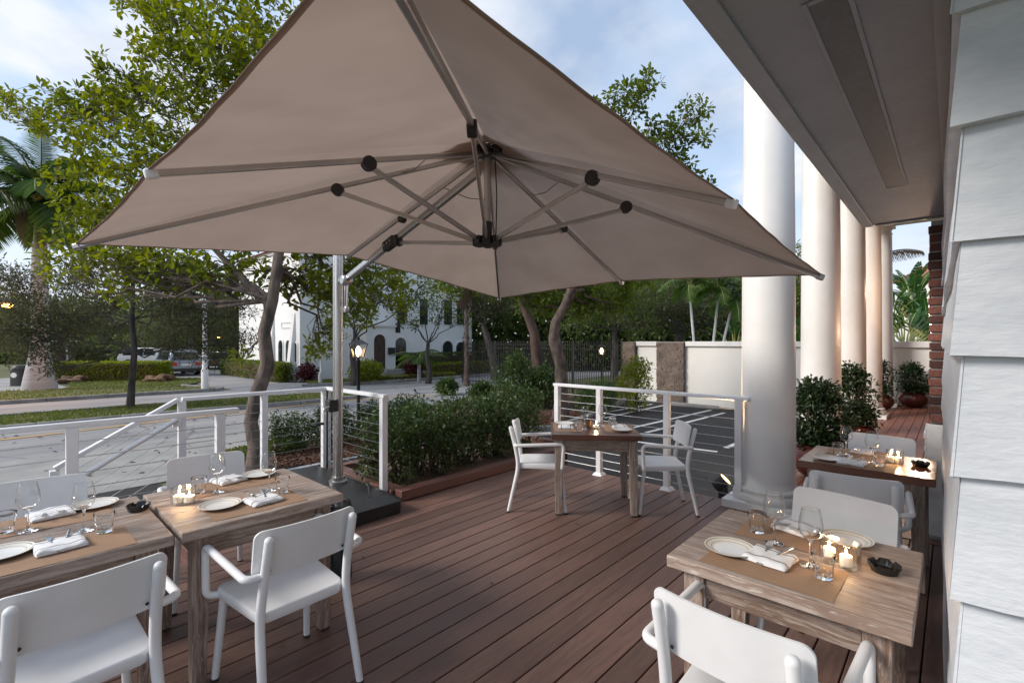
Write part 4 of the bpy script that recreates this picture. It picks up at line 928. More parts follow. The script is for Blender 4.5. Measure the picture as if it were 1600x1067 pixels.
# ------------------------------------------------------------------ trees
def cl(*a):      # clusters from photo columns: (u, v, depth, radius, trunk index)
    return [(PZ(u, v, zc), r, i) for u, v, zc, r, i in a]
b0 = Vector((-8.25, 2.88, G))
tr = [PZ(398, 742, 7.7), PZ(400, 700, 7.75), PZ(392, 660, 7.85), PZ(401, 620, 7.9), PZ(418, 570, 7.95), PZ(413, 520, 8.0), PZ(426, 470, 8.05), PZ(433, 420, 8.1), PZ(440, 360, 8.2), PZ(425, 280, 8.4), PZ(400, 180, 8.6), PZ(380, 90, 8.8)]
tr[0].z = G - .05
big = tree('street_tree', 'big leafy tree with mottled leaning trunk rising behind the landing railing', tuple(tr[0]), tr, [.165, .115, .105, .118, .112, .10, .092, .085, .078, .068, .055, .045],
     cl((395, 430, 8.6, .5, 7), (330, 410, 8.4, .7, 6), (250, 400, 9.0, .8, 6), (170, 385, 9.6, .7, 6), (150, 350, 10.0, .7, 8), (150, 300, 9.6, .8, 8), (195, 455, 8.6, .35, 6), (150, 420, 9.0, .4, 6), (300, 440, 9.5, .5, 6), (225, 430, 8.8, .35, 6),
        (170, 230, 9.2, .85, 9), (230, 260, 8.8, .8, 9), (290, 200, 8.6, .85, 9), (230, 170, 9.6, .75, 9), (120, 190, 10.0, .8, 9), (55, 175, 10.6, .55, 9), (5, 170, 11, .45, 9), (150, 165, 9.8, .5, 9), (100, 165, 10.2, .45, 9),
        (330, 130, 8.8, .9, 10), (270, 110, 9.0, .7, 10), (300, 50, 9.0, .8, 11), (370, 60, 8.6, .85, 11), (250, 20, 9.2, .6, 11), (210, -10, 9.6, .5, 11), (400, 110, 8.4, .8, 10), (330, -30, 9, .8, 11), (430, 30, 8.6, .8, 11), (215, 12, 9.3, .35, 11), (225, 75, 9.3, .35, 10),
        (450, 130, 8.8, .9, 10), (480, 230, 9.0, .9, 9), (560, 300, 9.2, 1.0, 8), (420, 300, 9, .9, 9), (520, 420, 9.2, .7, 8), (475, 420, 8.8, .5, 7), (560, 450, 9.6, .6, 8), (515, 470, 9.6, .4, 7), (550, 490, 10, .5, 8), (600, 430, 9.8, .6, 8), (620, 480, 10.2, .35, 8), (110, 395, 9.2, .5, 6), (180, 410, 8.8, .5, 6), (265, 425, 8.6, .5, 6), (335, 450, 8.8, .45, 6), (100, 430, 9.4, .35, 6), (170, 115, 9.4, .45, 10), (185, 150, 9.2, .5, 10), (385, 560, 9.4, .22, 6), (455, 455, 8.8, .32, 7), (490, 450, 9.2, .35, 7), (500, 545, 10.2, .4, 7), (520, 510, 10.2, .35, 7)),
     'leafA', 'bark', 88, 11, .13, group='street trees', upb=.25, lw=.48, spread=.11)
# heavy limb to the side
mb = MB(); a0 = tr[6]; mb.tube([v - tr[0] for v in (PZ(424, 480, 8.05), PZ(398, 455, 8.1), PZ(372, 430, 8.2), PZ(345, 400, 8.4), PZ(300, 350, 8.7), PZ(240, 300, 9.0))], [.075, .062, .058, .05, .04, .025], 8); mb.build('limb', M['bark'], big, smooth=60)
# tree behind the railing with twisted pale trunk
t3 = [PZ(876, 664, 12.6), PZ(878, 620, 12.6), PZ(876, 570, 12.6), PZ(866, 530, 12.6), PZ(868, 505, 12.6), PZ(882, 480, 12.55), PZ(893, 455, 12.5), PZ(900, 400, 12.5), PZ(930, 330, 12.4), PZ(960, 250, 12.4)]; t3[0].z = G - .05
t3o = tree('street_tree', 'gnarled pale trunked tree behind the angled table and railing', tuple(t3[0]), t3, [.27, .175, .15, .165, .13, .115, .13, .10, .08, .05],
     cl((980, 160, 12.4, .62, 9), (950, 190, 12.6, .5, 9), (1010, 130, 12.2, .38, 9), (1085, 175, 12.2, .42, 9), (1060, 220, 12.2, .5, 9), (990, 240, 12.4, .7, 9), (1050, 260, 12.3, .55, 9), (1095, 215, 12.0, .25, 9), (925, 165, 12.8, .2, 9), (1000, 300, 12.4, .8, 8), (1085, 290, 12.2, .45, 8), (900, 300, 12.8, 1.0, 8), (1030, 200, 12.3, .35, 9),
        (880, 450, 13.2, .8, 6), (820, 440, 13.4, .8, 6), (940, 440, 13.0, .8, 7), (960, 480, 13.2, .5, 6), (770, 450, 13.6, .6, 6), (850, 480, 13.8, .5, 5), (920, 480, 13.6, .5, 6), (700, 440, 13.8, .6, 6), (990, 440, 13, .5, 7)),
     'leafB', 'bark', 115, 11, .14, group='street trees', lw=.5, spread=.12)
# slender tree on the lawn island, fine greyish foliage
t1 = [PZ(203, 645, 14.6), PZ(206, 600, 14.6), PZ(210, 550, 14.6), PZ(206, 500, 14.6), PZ(208, 440, 14.6), PZ(200, 390, 14.6)]; t1[0].z = G - .05
tree('slender_tree', 'slender dark tree with fine greyish foliage on the lawn island', tuple(t1[0]), t1, [.12, .09, .082, .075, .055, .03],
     cl((130, 545, 14.2, .6, 2), (60, 555, 14.0, .5, 2), (100, 500, 14.4, .9, 3), (40, 480, 14.4, .9, 3), (10, 520, 14.2, .9, 2), (20, 440, 14.6, .8, 4), (110, 440, 14.6, .8, 4), (170, 470, 14.8, .7, 3), (250, 470, 14.6, .8, 3), (300, 500, 14.8, .9, 3), (330, 550, 15, .6, 2), (270, 540, 15, .6, 2), (360, 480, 15, .8, 3), (230, 420, 14.8, .8, 5), (300, 440, 15, .8, 4), (380, 530, 15.2, .5, 2), (50, 520, 14, .6, 2), (80, 580, 14, .28, 2)),
     'leafG', 'bark_grey', 240, 8, .125, lw=.28, upb=.1, spread=.22, shell=.1)
def simple_tree(name, label, u, zc, tw, h0, crown, leaf, bark, tw_n, per, ls, lean=(0, 0), group=None, lw=.5, r0=None):
    b = PZ(u, 534, zc); b.z = G; pts = [b + Vector((lean[0] * t, lean[1] * t, h0 * t)) + Vector(rng.normal(size=3)) * (.06 if 0 < t < 1 else 0) for t in (0, .33, .66, 1)]
    return tree(name, label, tuple(b), pts, [tw * 1.3, tw, tw * .85, tw * .7], [(PZ(*c[:3]), c[3], 3) for c in crown], leaf, bark, tw_n, per, ls, group, lw=lw)
simple_tree('garden_tree', 'many limbed thin leaved tree in front of the villa facade', 669, 24, .13, 2.0, ((640, 500, 24, .7), (690, 490, 24, .8), (660, 470, 24, 1.0), (700, 460, 24, .8), (620, 480, 24, .6), (720, 500, 24.5, .5)), 'leafB', 'bark_grey', 42, 7, .16, group='trees in the villa garden')
simple_tree('garden_tree', 'small white stemmed tree with lit golden leaves at the villa corner', 501, 23.5, .07, 1.2, ((505, 548, 23.5, .6), (525, 530, 23.5, .6), (520, 500, 23.5, .8)), 'leafA', 'trim', 60, 7, .15, group='trees in the villa garden')
simple_tree('garden_tree', 'spreading dark oak behind the lantern and umbrella pole', 553, 23, .17, 2.2, ((560, 470, 23, 1.2), (600, 450, 23, 1.3), (640, 440, 23, 1.2), (520, 450, 23, 1.2), (560, 430, 23, 1.3), (680, 430, 23, 1.0)), 'leafD', 'bark_grey', 45, 7, .17, group='trees in the villa garden')
simple_tree('shade_tree', 'forked grey oak behind the iron fence near the thin palm', 775, 27, .24, 3.0, ((740, 470, 27, 1.4), (790, 460, 27, 1.6), (720, 440, 27, 1.5), (820, 440, 27, 1.5), (770, 420, 27, 1.6)), 'leafG', 'bark_grey', 40, 7, .2, lean=(-1.0, 0), group='shade trees behind the fence')
simple_tree('shade_tree', 'thick reddish trunk leaning behind the pale gnarled tree', 860, 17.2, .21, 3.6, ((860, 430, 17.5, 1.2), (800, 430, 17.5, 1.1), (920, 440, 17.5, 1.2), (980, 450, 18, 1.1), (900, 480, 18.5, .8), (830, 480, 18.5, .7)), 'leafB', 'bark_red', 70, 7, .14, lean=(-.9, -.5), group='shade trees behind the fence')
simple_tree('shade_tree', 'dark dense tree behind the fence lantern', 960, 24, .2, 2.6, ((940, 480, 24, 1.5), (1000, 460, 24, 1.6), (1000, 510, 24, 1.0), (960, 430, 24, 1.6), (900, 500, 24, 1.2)), 'leafD', 'bark_grey', 60, 7, .17, group='shade trees behind the fence')
simple_tree('shade_tree', 'greyish feathery tree above the garden wall', 1060, 26, .3, 2.6, ((1030, 470, 26, 1.6), (1080, 460, 26, 1.8), (1060, 500, 26, 1.2), (1120, 490, 26, 1.4), (1150, 460, 27, 1.4), (1140, 520, 26, .9), (1000, 500, 26, 1.2)), 'leafG', 'bark_grey', 50, 7, .18, group='shade trees behind the fence')
simple_tree('shade_tree', 'bright green round tree seen between two white columns', 1252, 24, .3, 3.0, ((1252, 400, 24, 1.0), (1250, 440, 24, 1.2), (1260, 480, 24, 1.3), (1230, 470, 24, 1.2)), 'leafB', 'bark_grey', 60, 7, .17, group='shade trees behind the fence')
simple_tree('car_park_tree', 'dusky tree spreading over the silver car', 300, 33, .28, 3.0, ((290, 500, 33, 1.8), (330, 490, 33, 1.8), (260, 480, 33, 1.8), (360, 470, 33, 2.0), (310, 460, 33, 2.0), (240, 520, 34, 1.4), (350, 525, 33, 1.1)), 'leafG', 'bark_grey', 60, 8, .22, lw=.35, group='trees round the far car park')
simple_tree('car_park_tree', 'dusky tree behind the royal palm trunk', 95, 36, .28, 3.0, ((60, 500, 36, 2.0), (120, 490, 36, 2.0), (20, 480, 36, 2.0), (160, 500, 36, 1.8), (90, 530, 36, 1.4), (0, 530, 36, 1.4), (30, 560, 36, 1.0), (190, 530, 36, 1.4)), 'leafG', 'bark_red', 60, 8, .22, lw=.35, group='trees round the far car park')
simple_tree('car_park_tree', 'green tree at the back of the driveway near the villa wall', 372, 38, .3, 3.0, ((370, 520, 38, 1.4), (350, 500, 38, 1.6), (390, 480, 38, 1.8), (420, 460, 38, 1.8), (360, 460, 38, 1.6)), 'leafD', 'bark_grey', 60, 8, .22, group='trees round the far car park')
# far wooded mass that closes the view
def woods(name, arcs, mat, n, ls):
    P_ = []
    for u0, u1, v0, v1, zc in arcs:
        k = int(n * (u1 - u0) / 100); P_.append(np.array([PZ(rng.uniform(u0, u1), rng.uniform(v0, v1), zc * rng.uniform(.93, 1.1)) for _ in range(k)]))
    T = np.concatenate(P_); pos, d = rosettes(T, 6, ls * 2.0, .3); return stuff(obj(name, leaves(name, pos, d, ls, ls * .5, M[mat])))
woods('far_woods', ((560, 1180, 440, 575, 36), (700, 1200, 430, 560, 44), (1225, 1300, 440, 600, 30)), 'leafD', 800, .42)
woods('far_shrubbery', ((-200, 400, 500, 566, 60), (-200, 200, 545, 575, 48), (-100, 460, 470, 540, 75)), 'leafD', 620, .6)

# ------------------------------------------------------------------ palms
def frond_mesh(name, L, n, ll, mat, arch_=.5, width=.05, droop=.6, stem='stalk', side=1.0):
    """feather leaf along +x, arching; leaflets hang on both sides"""
    mb = MB(); path = []
    for i in range(13):
        t = i / 12; path.append(Vector((L * t * (1 - .18 * t * arch_), 0, L * arch_ * (t * .55 - t * t * .95))))
    pos = []; dirs = []
    for k in range(n):
        t = .12 + .88 * (k + .5) / n; f = t * 12; i = min(11, int(f)); p = path[i].lerp(path[i + 1], f - i); tang = (path[i + 1] - path[i]).normalized()
        for sgn in (-1, 1):
            dv = tang * .55 + Vector((0, sgn, 0)) * side + Vector((0, 0, -droop + rng.normal() * .18)); pos.append(p); dirs.append(dv.normalized() * (math.sin(math.pi * (t * .86 + .1)) * .7 + .35))
    pos = np.array(pos); dirs = np.array(dirs); ln = np.linalg.norm(dirs, axis=1, keepdims=True)
    d = unit(dirs); s = unit(np.cross(d, np.array([1, 0, .2]))); LL = ln * ll
    b1, b2 = pos - s * width * .5, pos + s * width * .5; m1, m2 = pos + d * LL * .5 - s * width * .5, pos + d * LL * .5 + s * width * .5; m1[:, 2] -= .0; tp = pos + d * LL; tp[:, 2] -= LL[:, 0] * .22
    V = np.stack([b1, b2, m2, tp, m1], 1).reshape(-1, 3); base = np.arange(len(pos))[:, None] * 5
    lv = [tuple(v) for v in V]
    mb.tube(path, [.035 * L / 2.5 * (1 - .85 * i / 12) for i in range(13)], 5)
    mb.cur = 1; mb.add(lv, [tuple(int(q) for q in r) for r in (base + np.array([[0, 1, 2, 3, 4]]))])
    return mb.mesh(name, [M[stem], M[mat]])
def palm(name, label, base, h, prof, nf, fr, dead=None, nd=0, shaft=.9, group=None, lean=(0, 0), el=(70, -25), bark='bark_palm', shaftr=None):
    t = thing(name, label, 'palm tree', base, rng.uniform(0, 6), group)
    pts = [Vector((lean[0] * (z / h) ** 1.6, lean[1] * (z / h) ** 1.6, z)) for z, r in prof]; t.rotation_euler.z = 0
    MB().tube(pts, [r for z, r in prof], 14).build('trunk', M[bark], t, smooth=60)
    top = pts[-1]; rr_ = shaftr or prof[-1][1]
    MB().tube([top, top + Vector((0, 0, shaft * .5)), top + Vector((0, 0, shaft))], [rr_ * .95, rr_ * .8, rr_ * .45], 12).build('crownshaft', M['palmgreen'], t, smooth=60)
    tip = top + Vector((0, 0, shaft * .95))
    for k in range(nf):
        a = k * 2.399 + rng.uniform(-.25, .25); e = R(el[0] + (el[1] - el[0]) * (k + .5) / nf)
        piece('frond', fr, t, tip, (rng.uniform(-.2, .2), -e, a), (rng.uniform(.9, 1.1),) * 3)
    for k in range(nd):
        a = k * 2.2 + .4; piece('dry_frond', dead, t, top + Vector((0, 0, shaft * .9)), (rng.uniform(-.2, .2), R(rng.uniform(38, 62)), a), (.9,) * 3)
    return t
fr_royal = frond_mesh('frond', 3.6, 80, 1.0, 'palmleaf', .7, .075, .75); fr_dead = frond_mesh('dry_frond', 2.4, 34, .6, 'deadleaf', .9, .04, 1.1, 'deadleaf')
p = P(62, 612, G); hR = PZ(62, 380, 20.2).z - G
palm('royal_palm', 'royal palm with bulging grey trunk at the street edge', (p.x, p.y, G), hR, [(0, .58), (.2, .565), (.6, .50), (1.1, .41), (1.6, .335), (2.2, .29), (3.2, .27), (hR * .8, .27), (hR, .23)], 22, fr_royal, fr_dead, 7, 1.9, shaftr=.22)
fr_small = frond_mesh('frond', 1.5, 26, .42, 'palmleaf', .8, .05, .5); fr_sd = frond_mesh('dry_frond', 1.3, 22, .4, 'deadleaf', 1.0, .04, 1.1, 'deadleaf')
for (u, zc, top, ln), l in zip(((1089, 19.5, 462, (-.25, -.1)), (1109, 19.8, 466, (.3, .1)), (1117, 20.0, 487, (.55, .25))), ('slim palm with straight white stem behind the garden wall, nearest the brick pier', 'slim white stemmed palm standing between its two neighbours behind the wall', 'slim white stemmed palm leaning towards the tall column')):
    p = PZ(u, 534, zc); h = PZ(u, top, zc).z - G
    palm('slim_palm', l, (p.x, p.y, G), h, [(0, .07), (1, .055), (h, .045)], 11, fr_small, fr_sd, 1 if top > 480 else 0, .45, 'slim palms behind the garden wall', ln, (75, -20), 'trim')
p = P(729, 603, G); palm('thin_palm', 'thin palm with drooping dead fronds at the iron fence', (p.x, p.y, G), 4.3, [(0, .20), (.25, .15), (.8, .11), (4.3, .09)], 3, fr_small, fr_sd, 9, .4, None, (-.1, .1), (70, 20), 'bark')
# small palm by the villa (arching blades)
p = PZ(655, 534, 25); palm('garden_palm', 'small arching palm beside the villa garden tree', (p.x, p.y, G), .9, [(0, .10), (.9, .09)], 8, fr_small, None, 0, .15, None, (0, 0), (50, 5))
# broad tropical leaves behind the wall at the walkway end
def paddle_mesh(name, L, W, split=True):
    mb = MB(); path = [Vector((L * t, 0, L * (.28 * t - .42 * t * t))) for t in np.linspace(0, 1, 11)]
    mb.tube([Vector((-L * .9, 0, -L * .35)), Vector((-L * .4, 0, -L * .12))] + path, [.035, .03] + [.022 * (1 - .8 * i / 10) for i in range(11)], 5); mb.cur = 1
    for sgn in (-1, 1):
        for i in range(10):
            w0 = W * math.sin(math.pi * (.08 + .9 * i / 10)) ** .7; w1 = W * math.sin(math.pi * (.08 + .9 * min(10, i + .92) / 10)) ** .7
            a, b = path[i], path[i].lerp(path[i + 1], .94 if split else 1.0); dz = rng.uniform(.1, .5)
            mb.add([a, b, b + Vector((L * .06, sgn * w1, -w1 * dz)), a + Vector((L * .06, sgn * w0, -w0 * dz))], [(0, 1, 2, 3)])
    return mb.mesh(name, [M['stalk'], M['banana']])
pd = [paddle_mesh('paddle_leaf', 1.0, .17), paddle_mesh('paddle_leaf', .85, .15)]
def tropical(label, loc, n, s, el=(85, 20), fan=None, name='banana_plant', hgt=.9):
    t = thing(name, label, 'tropical plant', loc, 0, 'broad leaved plants behind the wall')
    MB().tube([(0, 0, 0), (.02, 0, hgt * .5), (0, .03, hgt)], [.10 * s, .085 * s, .05 * s], 8).build('stem', M['bark_grey'] if fan else M['stalk'], t, smooth=60)
    for k in range(n):
        e = R(el[0] + (el[1] - el[0]) * (k + .5) / n); a = k * 2.4 + rng.uniform(-.3, .3)
        if fan is not None: a = fan + (0 if k % 2 else math.pi); 
        q = Vector((math.cos(a) * math.cos(e), math.sin(a) * math.cos(e), math.sin(e))) * (1.0 * s)
        piece('paddle_leaf', pd[k % 2], t, Vector((0, 0, hgt)) + q * .9, (rng.uniform(-.5, .5), -e + .25, a), (s,) * 3)
    return t
for (u, v, zc, s, hh, n), l in zip(((1416, 600, 19.0, 1.05, 1.7, 16), (1440, 600, 21, 1.2, 2.4, 18), (1395, 600, 21.5, 1.1, 2.6, 18), (1425, 600, 23, 1.4, 3.3, 20), (1450, 600, 19.5, 1.0, 2.2, 14)),
        ('fan shaped traveller palm right behind the white wall end', 'broad leaved plant beside the brick pier edge', 'broad leaved plant close to the farthest column', 'tallest broad leaved plant towering behind the white wall', 'broad leaved plant behind the glowing wall lantern')):
    p = PZ(u, 534, zc); tropical(l, (p.x, p.y, G), n, s, (88, 25), None if s != 1.05 else CAM_A, hgt=hh)
for (u, zc, s, hh), l in zip(((1250, 22, 1.0, 1.8), (1150, 21, .9, 1.6), (1256, 20, .9, 1.2)), ('broad leaved plant seen low between two columns', 'broad leaved plant at the wall just before the tall column', 'smaller broad leaved plant by the wall between columns')):
    p = PZ(u, 534, zc); tropical(l, (p.x, p.y, G), 9, s, hgt=hh)
hp = PZ(1418, 395, 24); t = thing('dry_palm_frond', 'huge dried frond hanging over the broad leaves at the walkway end', 'palm frond', (hp.x, hp.y, hp.z))
big_dead = frond_mesh('dry_blade', 3.2, 26, .55, 'deadleaf', .35, .05, 1.6, 'deadleaf', .22); piece('dry_blade', big_dead, t, (-1.2, -1.2, -.35), (0, R(-18), CAM_A + .2))
MB().tube([(1.1, 1.2, -hp.z + G), (1.2, 1.3, -1.0), (1.25, 1.3, .4)], [.14, .11, .10], 8).build('trunk', M['bark_grey'], t, smooth=60)
# red tiled roof glimpsed beyond
p = PZ(1474, 400, 34); th = thing('tiled_house', 'red tiled house roof glimpsed through the broad leaves', 'house', (p.x, p.y, G), CAM_A)
MB().box(-.7, 3, 0, 3, 0, 6.6).build('wall', M['stucco'], th); mb = MB(); mb.add([(-1.2, -.4, 6.6), (3.4, -.4, 6.6), (3.4, 3.4, 6.6), (-1.2, 3.4, 6.6), (.8, 1.5, 8.1), (1.6, 1.5, 8.1)], [(0, 1, 5, 4), (1, 2, 5), (2, 3, 4, 5), (3, 0, 4), (0, 3, 2, 1)]); mb.build('roof', M['rooftile'], th)

# ------------------------------------------------------------------ parked cars and small street things
def car(name, label, loc, rot, L, W, H, paint, suv=True, group='parked cars beyond the hedge'):
    """nose towards +x, origin under the middle"""
    t = thing(name, label, 'car', loc, rot, group); l = L / 2; zb = .26
    belt = H * .58
    low = [(-l, zb + .12), (-l + .02, belt - .05), (-l + .05, belt), (l - 1.15, belt), (l - .15, belt - .16), (l, belt - .30), (l - .02, zb + .1), (l - .3, zb), (-l + .25, zb)]
    if suv: gh = [(-l + .06, belt), (-l + .22, H - .10), (-l + .5, H - .02), (.1, H), (.55, H - .06), (l - 1.2, belt)]
    else: gh = [(-l + .55, belt), (-l + 1.25, H - .06), (-.1, H), (.4, H - .05), (l - 1.35, belt)]
    def extr(poly, w0, w1f):
        mb = MB(); n = len(poly); zs = [z for _, z in poly]; z0, z1 = min(zs), max(zs); f = lambda z: 1 - (1 - w1f) * (z - z0) / (z1 - z0)
        vs = [(x, -w0 / 2 * f(z), z) for x, z in poly] + [(x, w0 / 2 * f(z), z) for x, z in poly]
        return mb.add(vs, [tuple(range(n)), tuple(range(n, 2 * n))[::-1]] + [(i, n + i, n + (i + 1) % n, (i + 1) % n) for i in range(n)])
    extr(low, W, .97).build('body', M[paint], t, bevel=.06, seg=3); c = extr(gh, W * .94, .80).build('cabin', M[paint], t, bevel=.05, seg=3)
    # glass panels set just proud of the cabin
    def quad(pts, name='window'): return MB().add(pts, [(0, 1, 2, 3)]).build(name, M['dkglass'], t)
    g0, g1 = gh[0], gh[1]; d = .012
    wy = W * .47
    def edge(z): return wy * (1 - .20 * (z - belt) / (H - belt))
    za, zb2 = belt + .05, g1[1] - .06
    fx = lambda z: g0[0] + (g1[0] - g0[0]) * (z - g0[1]) / (g1[1] - g0[1]) - d
    quad([(fx(za), -edge(za) + .14, za), (fx(za), edge(za) - .14, za), (fx(zb2), edge(zb2) - .14, zb2), (fx(zb2), -edge(zb2) + .14, zb2)], 'rear_window')
    zt = H - .14
    for sgn in (-1, 1):
        for xa, xb in ((g1[0] + .22, -.32), (-.26, .50)):
            quad([(xa - .05, sgn * (edge(za) + d), za), (xb + .12 * (xb > 0), sgn * (edge(za) + d), za), (xb - .12 * (xb > 0), sgn * (edge(zt) + d), zt), (xa + .05, sgn * (edge(zt) + d), zt)], 'side_window')
    for sgn in (-1, 1): MB().box(-l - .012, -l + .12, sgn * W * .34 - .14, sgn * W * .34 + .14, belt - .30, belt - .08).build('tail_lamp', M['tail'], t, bevel=.02)
    MB().box(-l - .016, -l + .01, -.26, .26, belt - .32, belt - .19).build('number_plate', M['trim'], t)
    MB().box(-l - .05, -l + .2, -W * .47, W * .47, zb + .02, zb + .22).build('rear_bumper', M['blackpl'], t, bevel=.03)
    wm = MB().tube([(0, -.11, 0), (0, .11, 0)], .33, 20).mesh('tyre', M['tyre'], smooth=40); rm = MB().tube([(0, -.115, 0), (0, .115, 0)], .20, 14).mesh('rim', M['steel'], smooth=40)
    for sx in (-1, 1):
        for sy in (-1, 1):
            w = piece('wheel', wm, t, (sx * (l - .85), sy * (W / 2 - .10), .33)); piece('rim', rm, w, (0, 0, 0))
    return t
p = P(284, 588, G); car('silver_car', 'silver estate car seen from behind at the hedge end', (p.x - 2.0, p.y + .1, G), math.pi + .04, 4.4, 1.82, 1.62, 'silver')
p = P(348, 578, G); car('black_car', 'black low car with red tail lamps at the driveway back', (p.x - 2.2, p.y, G), math.pi + .0, 4.5, 1.88, 1.32, 'blackcar', False)
p = PZ(240, 534, 40); car('white_car', 'white car half hidden by the clipped hedge', (p.x, p.y, G), CAM_A + .1, 4.5, 1.82, 1.6, 'whitecar')
# litter bin
p = P(34, 603, G); t = thing('litter_bin', 'black domed litter bin with white oval sticker beside the royal palm', 'bin', (p.x, p.y, G), CAM_A)
MB().prism([(x * 1.0, y) for x, y in rounded(.62, .62, .12)], 0, .80).build('bin_body', M['blackpl'], t, bevel=.02)
MB().lathe([(.36, .80), (.36, .84), (.30, .95), (.12, 1.0), (.01, 1.01)], 20).build('dome_lid', M['blackpl'], t, smooth=40)
MB().add([(-.06 + .15 * math.cos(a), -.316, .52 + .12 * math.sin(a)) for a in np.linspace(0, 2 * math.pi, 20, endpoint=False)], [tuple(range(20))]).build('sticker', M['trim'], t)
for (u, v, s), l in zip(((118, 599, 1.0), (251, 598, 1.05), (88, 592, .7)), ('flat brown rock near the royal palm before the hedge', 'jagged brown rock at the hedge corner near the driveway', 'small brown rock at the hedge near end')):
    p = P(u, v, G); me = bpy.data.meshes.new('boulder'); bm = bmesh.new(); bmesh.ops.create_icosphere(bm, subdivisions=3, radius=1)
    for v_ in bm.verts:
        n_ = v_.co.copy(); k = 1 + .25 * math.sin(n_.x * 5 + u) + .2 * math.sin(n_.y * 7 + n_.z * 4); v_.co = Vector((n_.x * .62 * k, n_.y * .45 * k, n_.z * .26 * k + .12))
    bm.to_mesh(me); bm.free(); me.materials.append(M['rock']); o = obj('boulder', me); o.location = (p.x, p.y, G); o.rotation_euler.z = CAM_A; o.scale = (s,) * 3; tag(o, l, 'rock', 'rocks by the clipped hedge')
# bus shelter with bench, street sign, far board
p = PZ(86, 534, 44); t = thing('bus_shelter', 'pale bus shelter with bench far behind the royal palm', 'bus shelter', (p.x, p.y, G), CAM_A)
for x in (-1.1, 1.0): MB().box(x, x + .14, -.07, .07, 0, 2.05).build('post', M['trim'], t)
MB().box(-1.5, 1.4, -.7, 1.0, 2.06, 2.22).build('roof', M['trim'], t); MB().box(-1.0, 1.0, .9, .95, .2, 1.9).build('back_panel', M['grille'], t); MB().box(-.8, .8, .2, .6, .42, .5).build('bench', M['trim'], t)
p = PZ(141, 534, 50); t = thing('notice_board', 'pale blue board far behind the clipped hedge', 'board', (p.x, p.y, G), CAM_A)
M['paleblue'] = noisy('pale_blue_panel', (.30, .45, .70), (.40, .55, .78), 1.2, .5, 0); MB().box(-.6, .6, 0, .1, .5, 1.6).build('panel', M['paleblue'], t)
for x in (-.55, .5): MB().box(x, x + .08, .11, .19, 0, 1.6).build('post', M['trim'], t)
p = PZ(46, 534, 40); t = thing('street_sign', 'green street sign on pole beside the palm trunk', 'sign', (p.x, p.y, G), CAM_A)
M['signgreen'] = noisy('green_sign', (.02, .22, .08), (.025, .25, .09), 2, .5, 0); MB().box(-.05, .05, 0, .1, 0, 2.4).build('pole', M['trim'], t); MB().box(-.16, .22, -.03, -.005, 1.2, 1.7).build('sign_panel', M['signgreen'], t)
# low shop far off, lit orange by its lamps
p = PZ(80, 534, 62); t = thing('far_shop', 'low orange lit building far behind the trees', 'building', (p.x, p.y, G), CAM_A)
M['orangewall'] = noisy('orange_wall', (.55, .22, .07), (.45, .18, .06), .8, .9, 0)
MB().box(-6, 16, 0, 6, 0, 4.2).build('wall', M['orangewall'], t); MB().box(-6.4, 16.4, -1.2, 6.2, 4.21, 4.5).build('roof', M['trim'], t)
for x in (-4, 0, 4, 8, 12): MB().box(x, x + 2.2, -.04, -.002, .8, 2.8).build('window', M['dkglass'], t)
point('shop_light', (p.x + 2.2, p.y - 2.4, 2.6), 500, (1.0, .45, .12), .4)

def litter(name, x0, x1, y0, y1, z, n, ls):
    pos = np.c_[rng.uniform(x0, x1, n), rng.uniform(y0, y1, n), np.full(n, z)]; d = unit(np.c_[rng.normal(size=(n, 2)), rng.normal(size=n) * .12])
    return stuff(obj(name, leaves(name, pos, d, ls, ls * .5, M['deadleaf'], .2, .1)))
litter('fallen_leaves', -15.5, -8.8, -2, 9, G + .012, 160, .09)
litter('fallen_leaves', -7.8, -2, 5.3, 14, G + .014, 40, .08)
litter('fallen_leaves', -3.9, -.1, 1.0, 4.9, .004, 14, .035)
# ------------------------------------------------------------------ chairs
def bend(pts, r, n=4):
    """round the corners of a polyline"""
    P_ = [Vector(p) for p in pts]; out = [P_[0]]
    for a, b, c in zip(P_[:-2], P_[1:-1], P_[2:]):
        d1 = (a - b); d2 = (c - b); k = min(r, d1.length * .45, d2.length * .45); s, e = b + d1.normalized() * k, b + d2.normalized() * k
        for i in range(n + 1): t = i / n; out.append(s * (1 - t) ** 2 + b * 2 * t * (1 - t) + e * t * t)
    out.append(P_[-1]); return out
def seat_mesh():
    mb = MB(); n = 5; out = rounded(.40, .43, .05, n, .455); m = len(out); rings = []
    for s, z in ((.985, .408), (1.0, .414), (1.0, .446), (.985, .453), (.95, .455)): rings.append([(x * s, y * s + .01, z) for x, y in out])
    for s, z in ((.7, .449), (.35, .446)): rings.append([(x * s, y * s + .01, z) for x, y in out])
    vs = [p for r_ in rings for p in r_]; k = len(rings)
    fs = [(i * m + j, i * m + (j + 1) % m, (i + 1) * m + (j + 1) % m, (i + 1) * m + j) for i in range(k - 1) for j in range(m)]
    fs.append(tuple((k - 1) * m + j for j in range(m))); vs += [(x * .93, y * .93 + .01, .412) for x, y in out]; o = k * m
    fs += [(j, o + j, o + (j + 1) % m, (j + 1) % m) for j in range(m)]; fs.append(tuple(o + j for j in range(m))[::-1])
    return mb.add(vs, fs).mesh('seat', M['chair'], smooth=50)
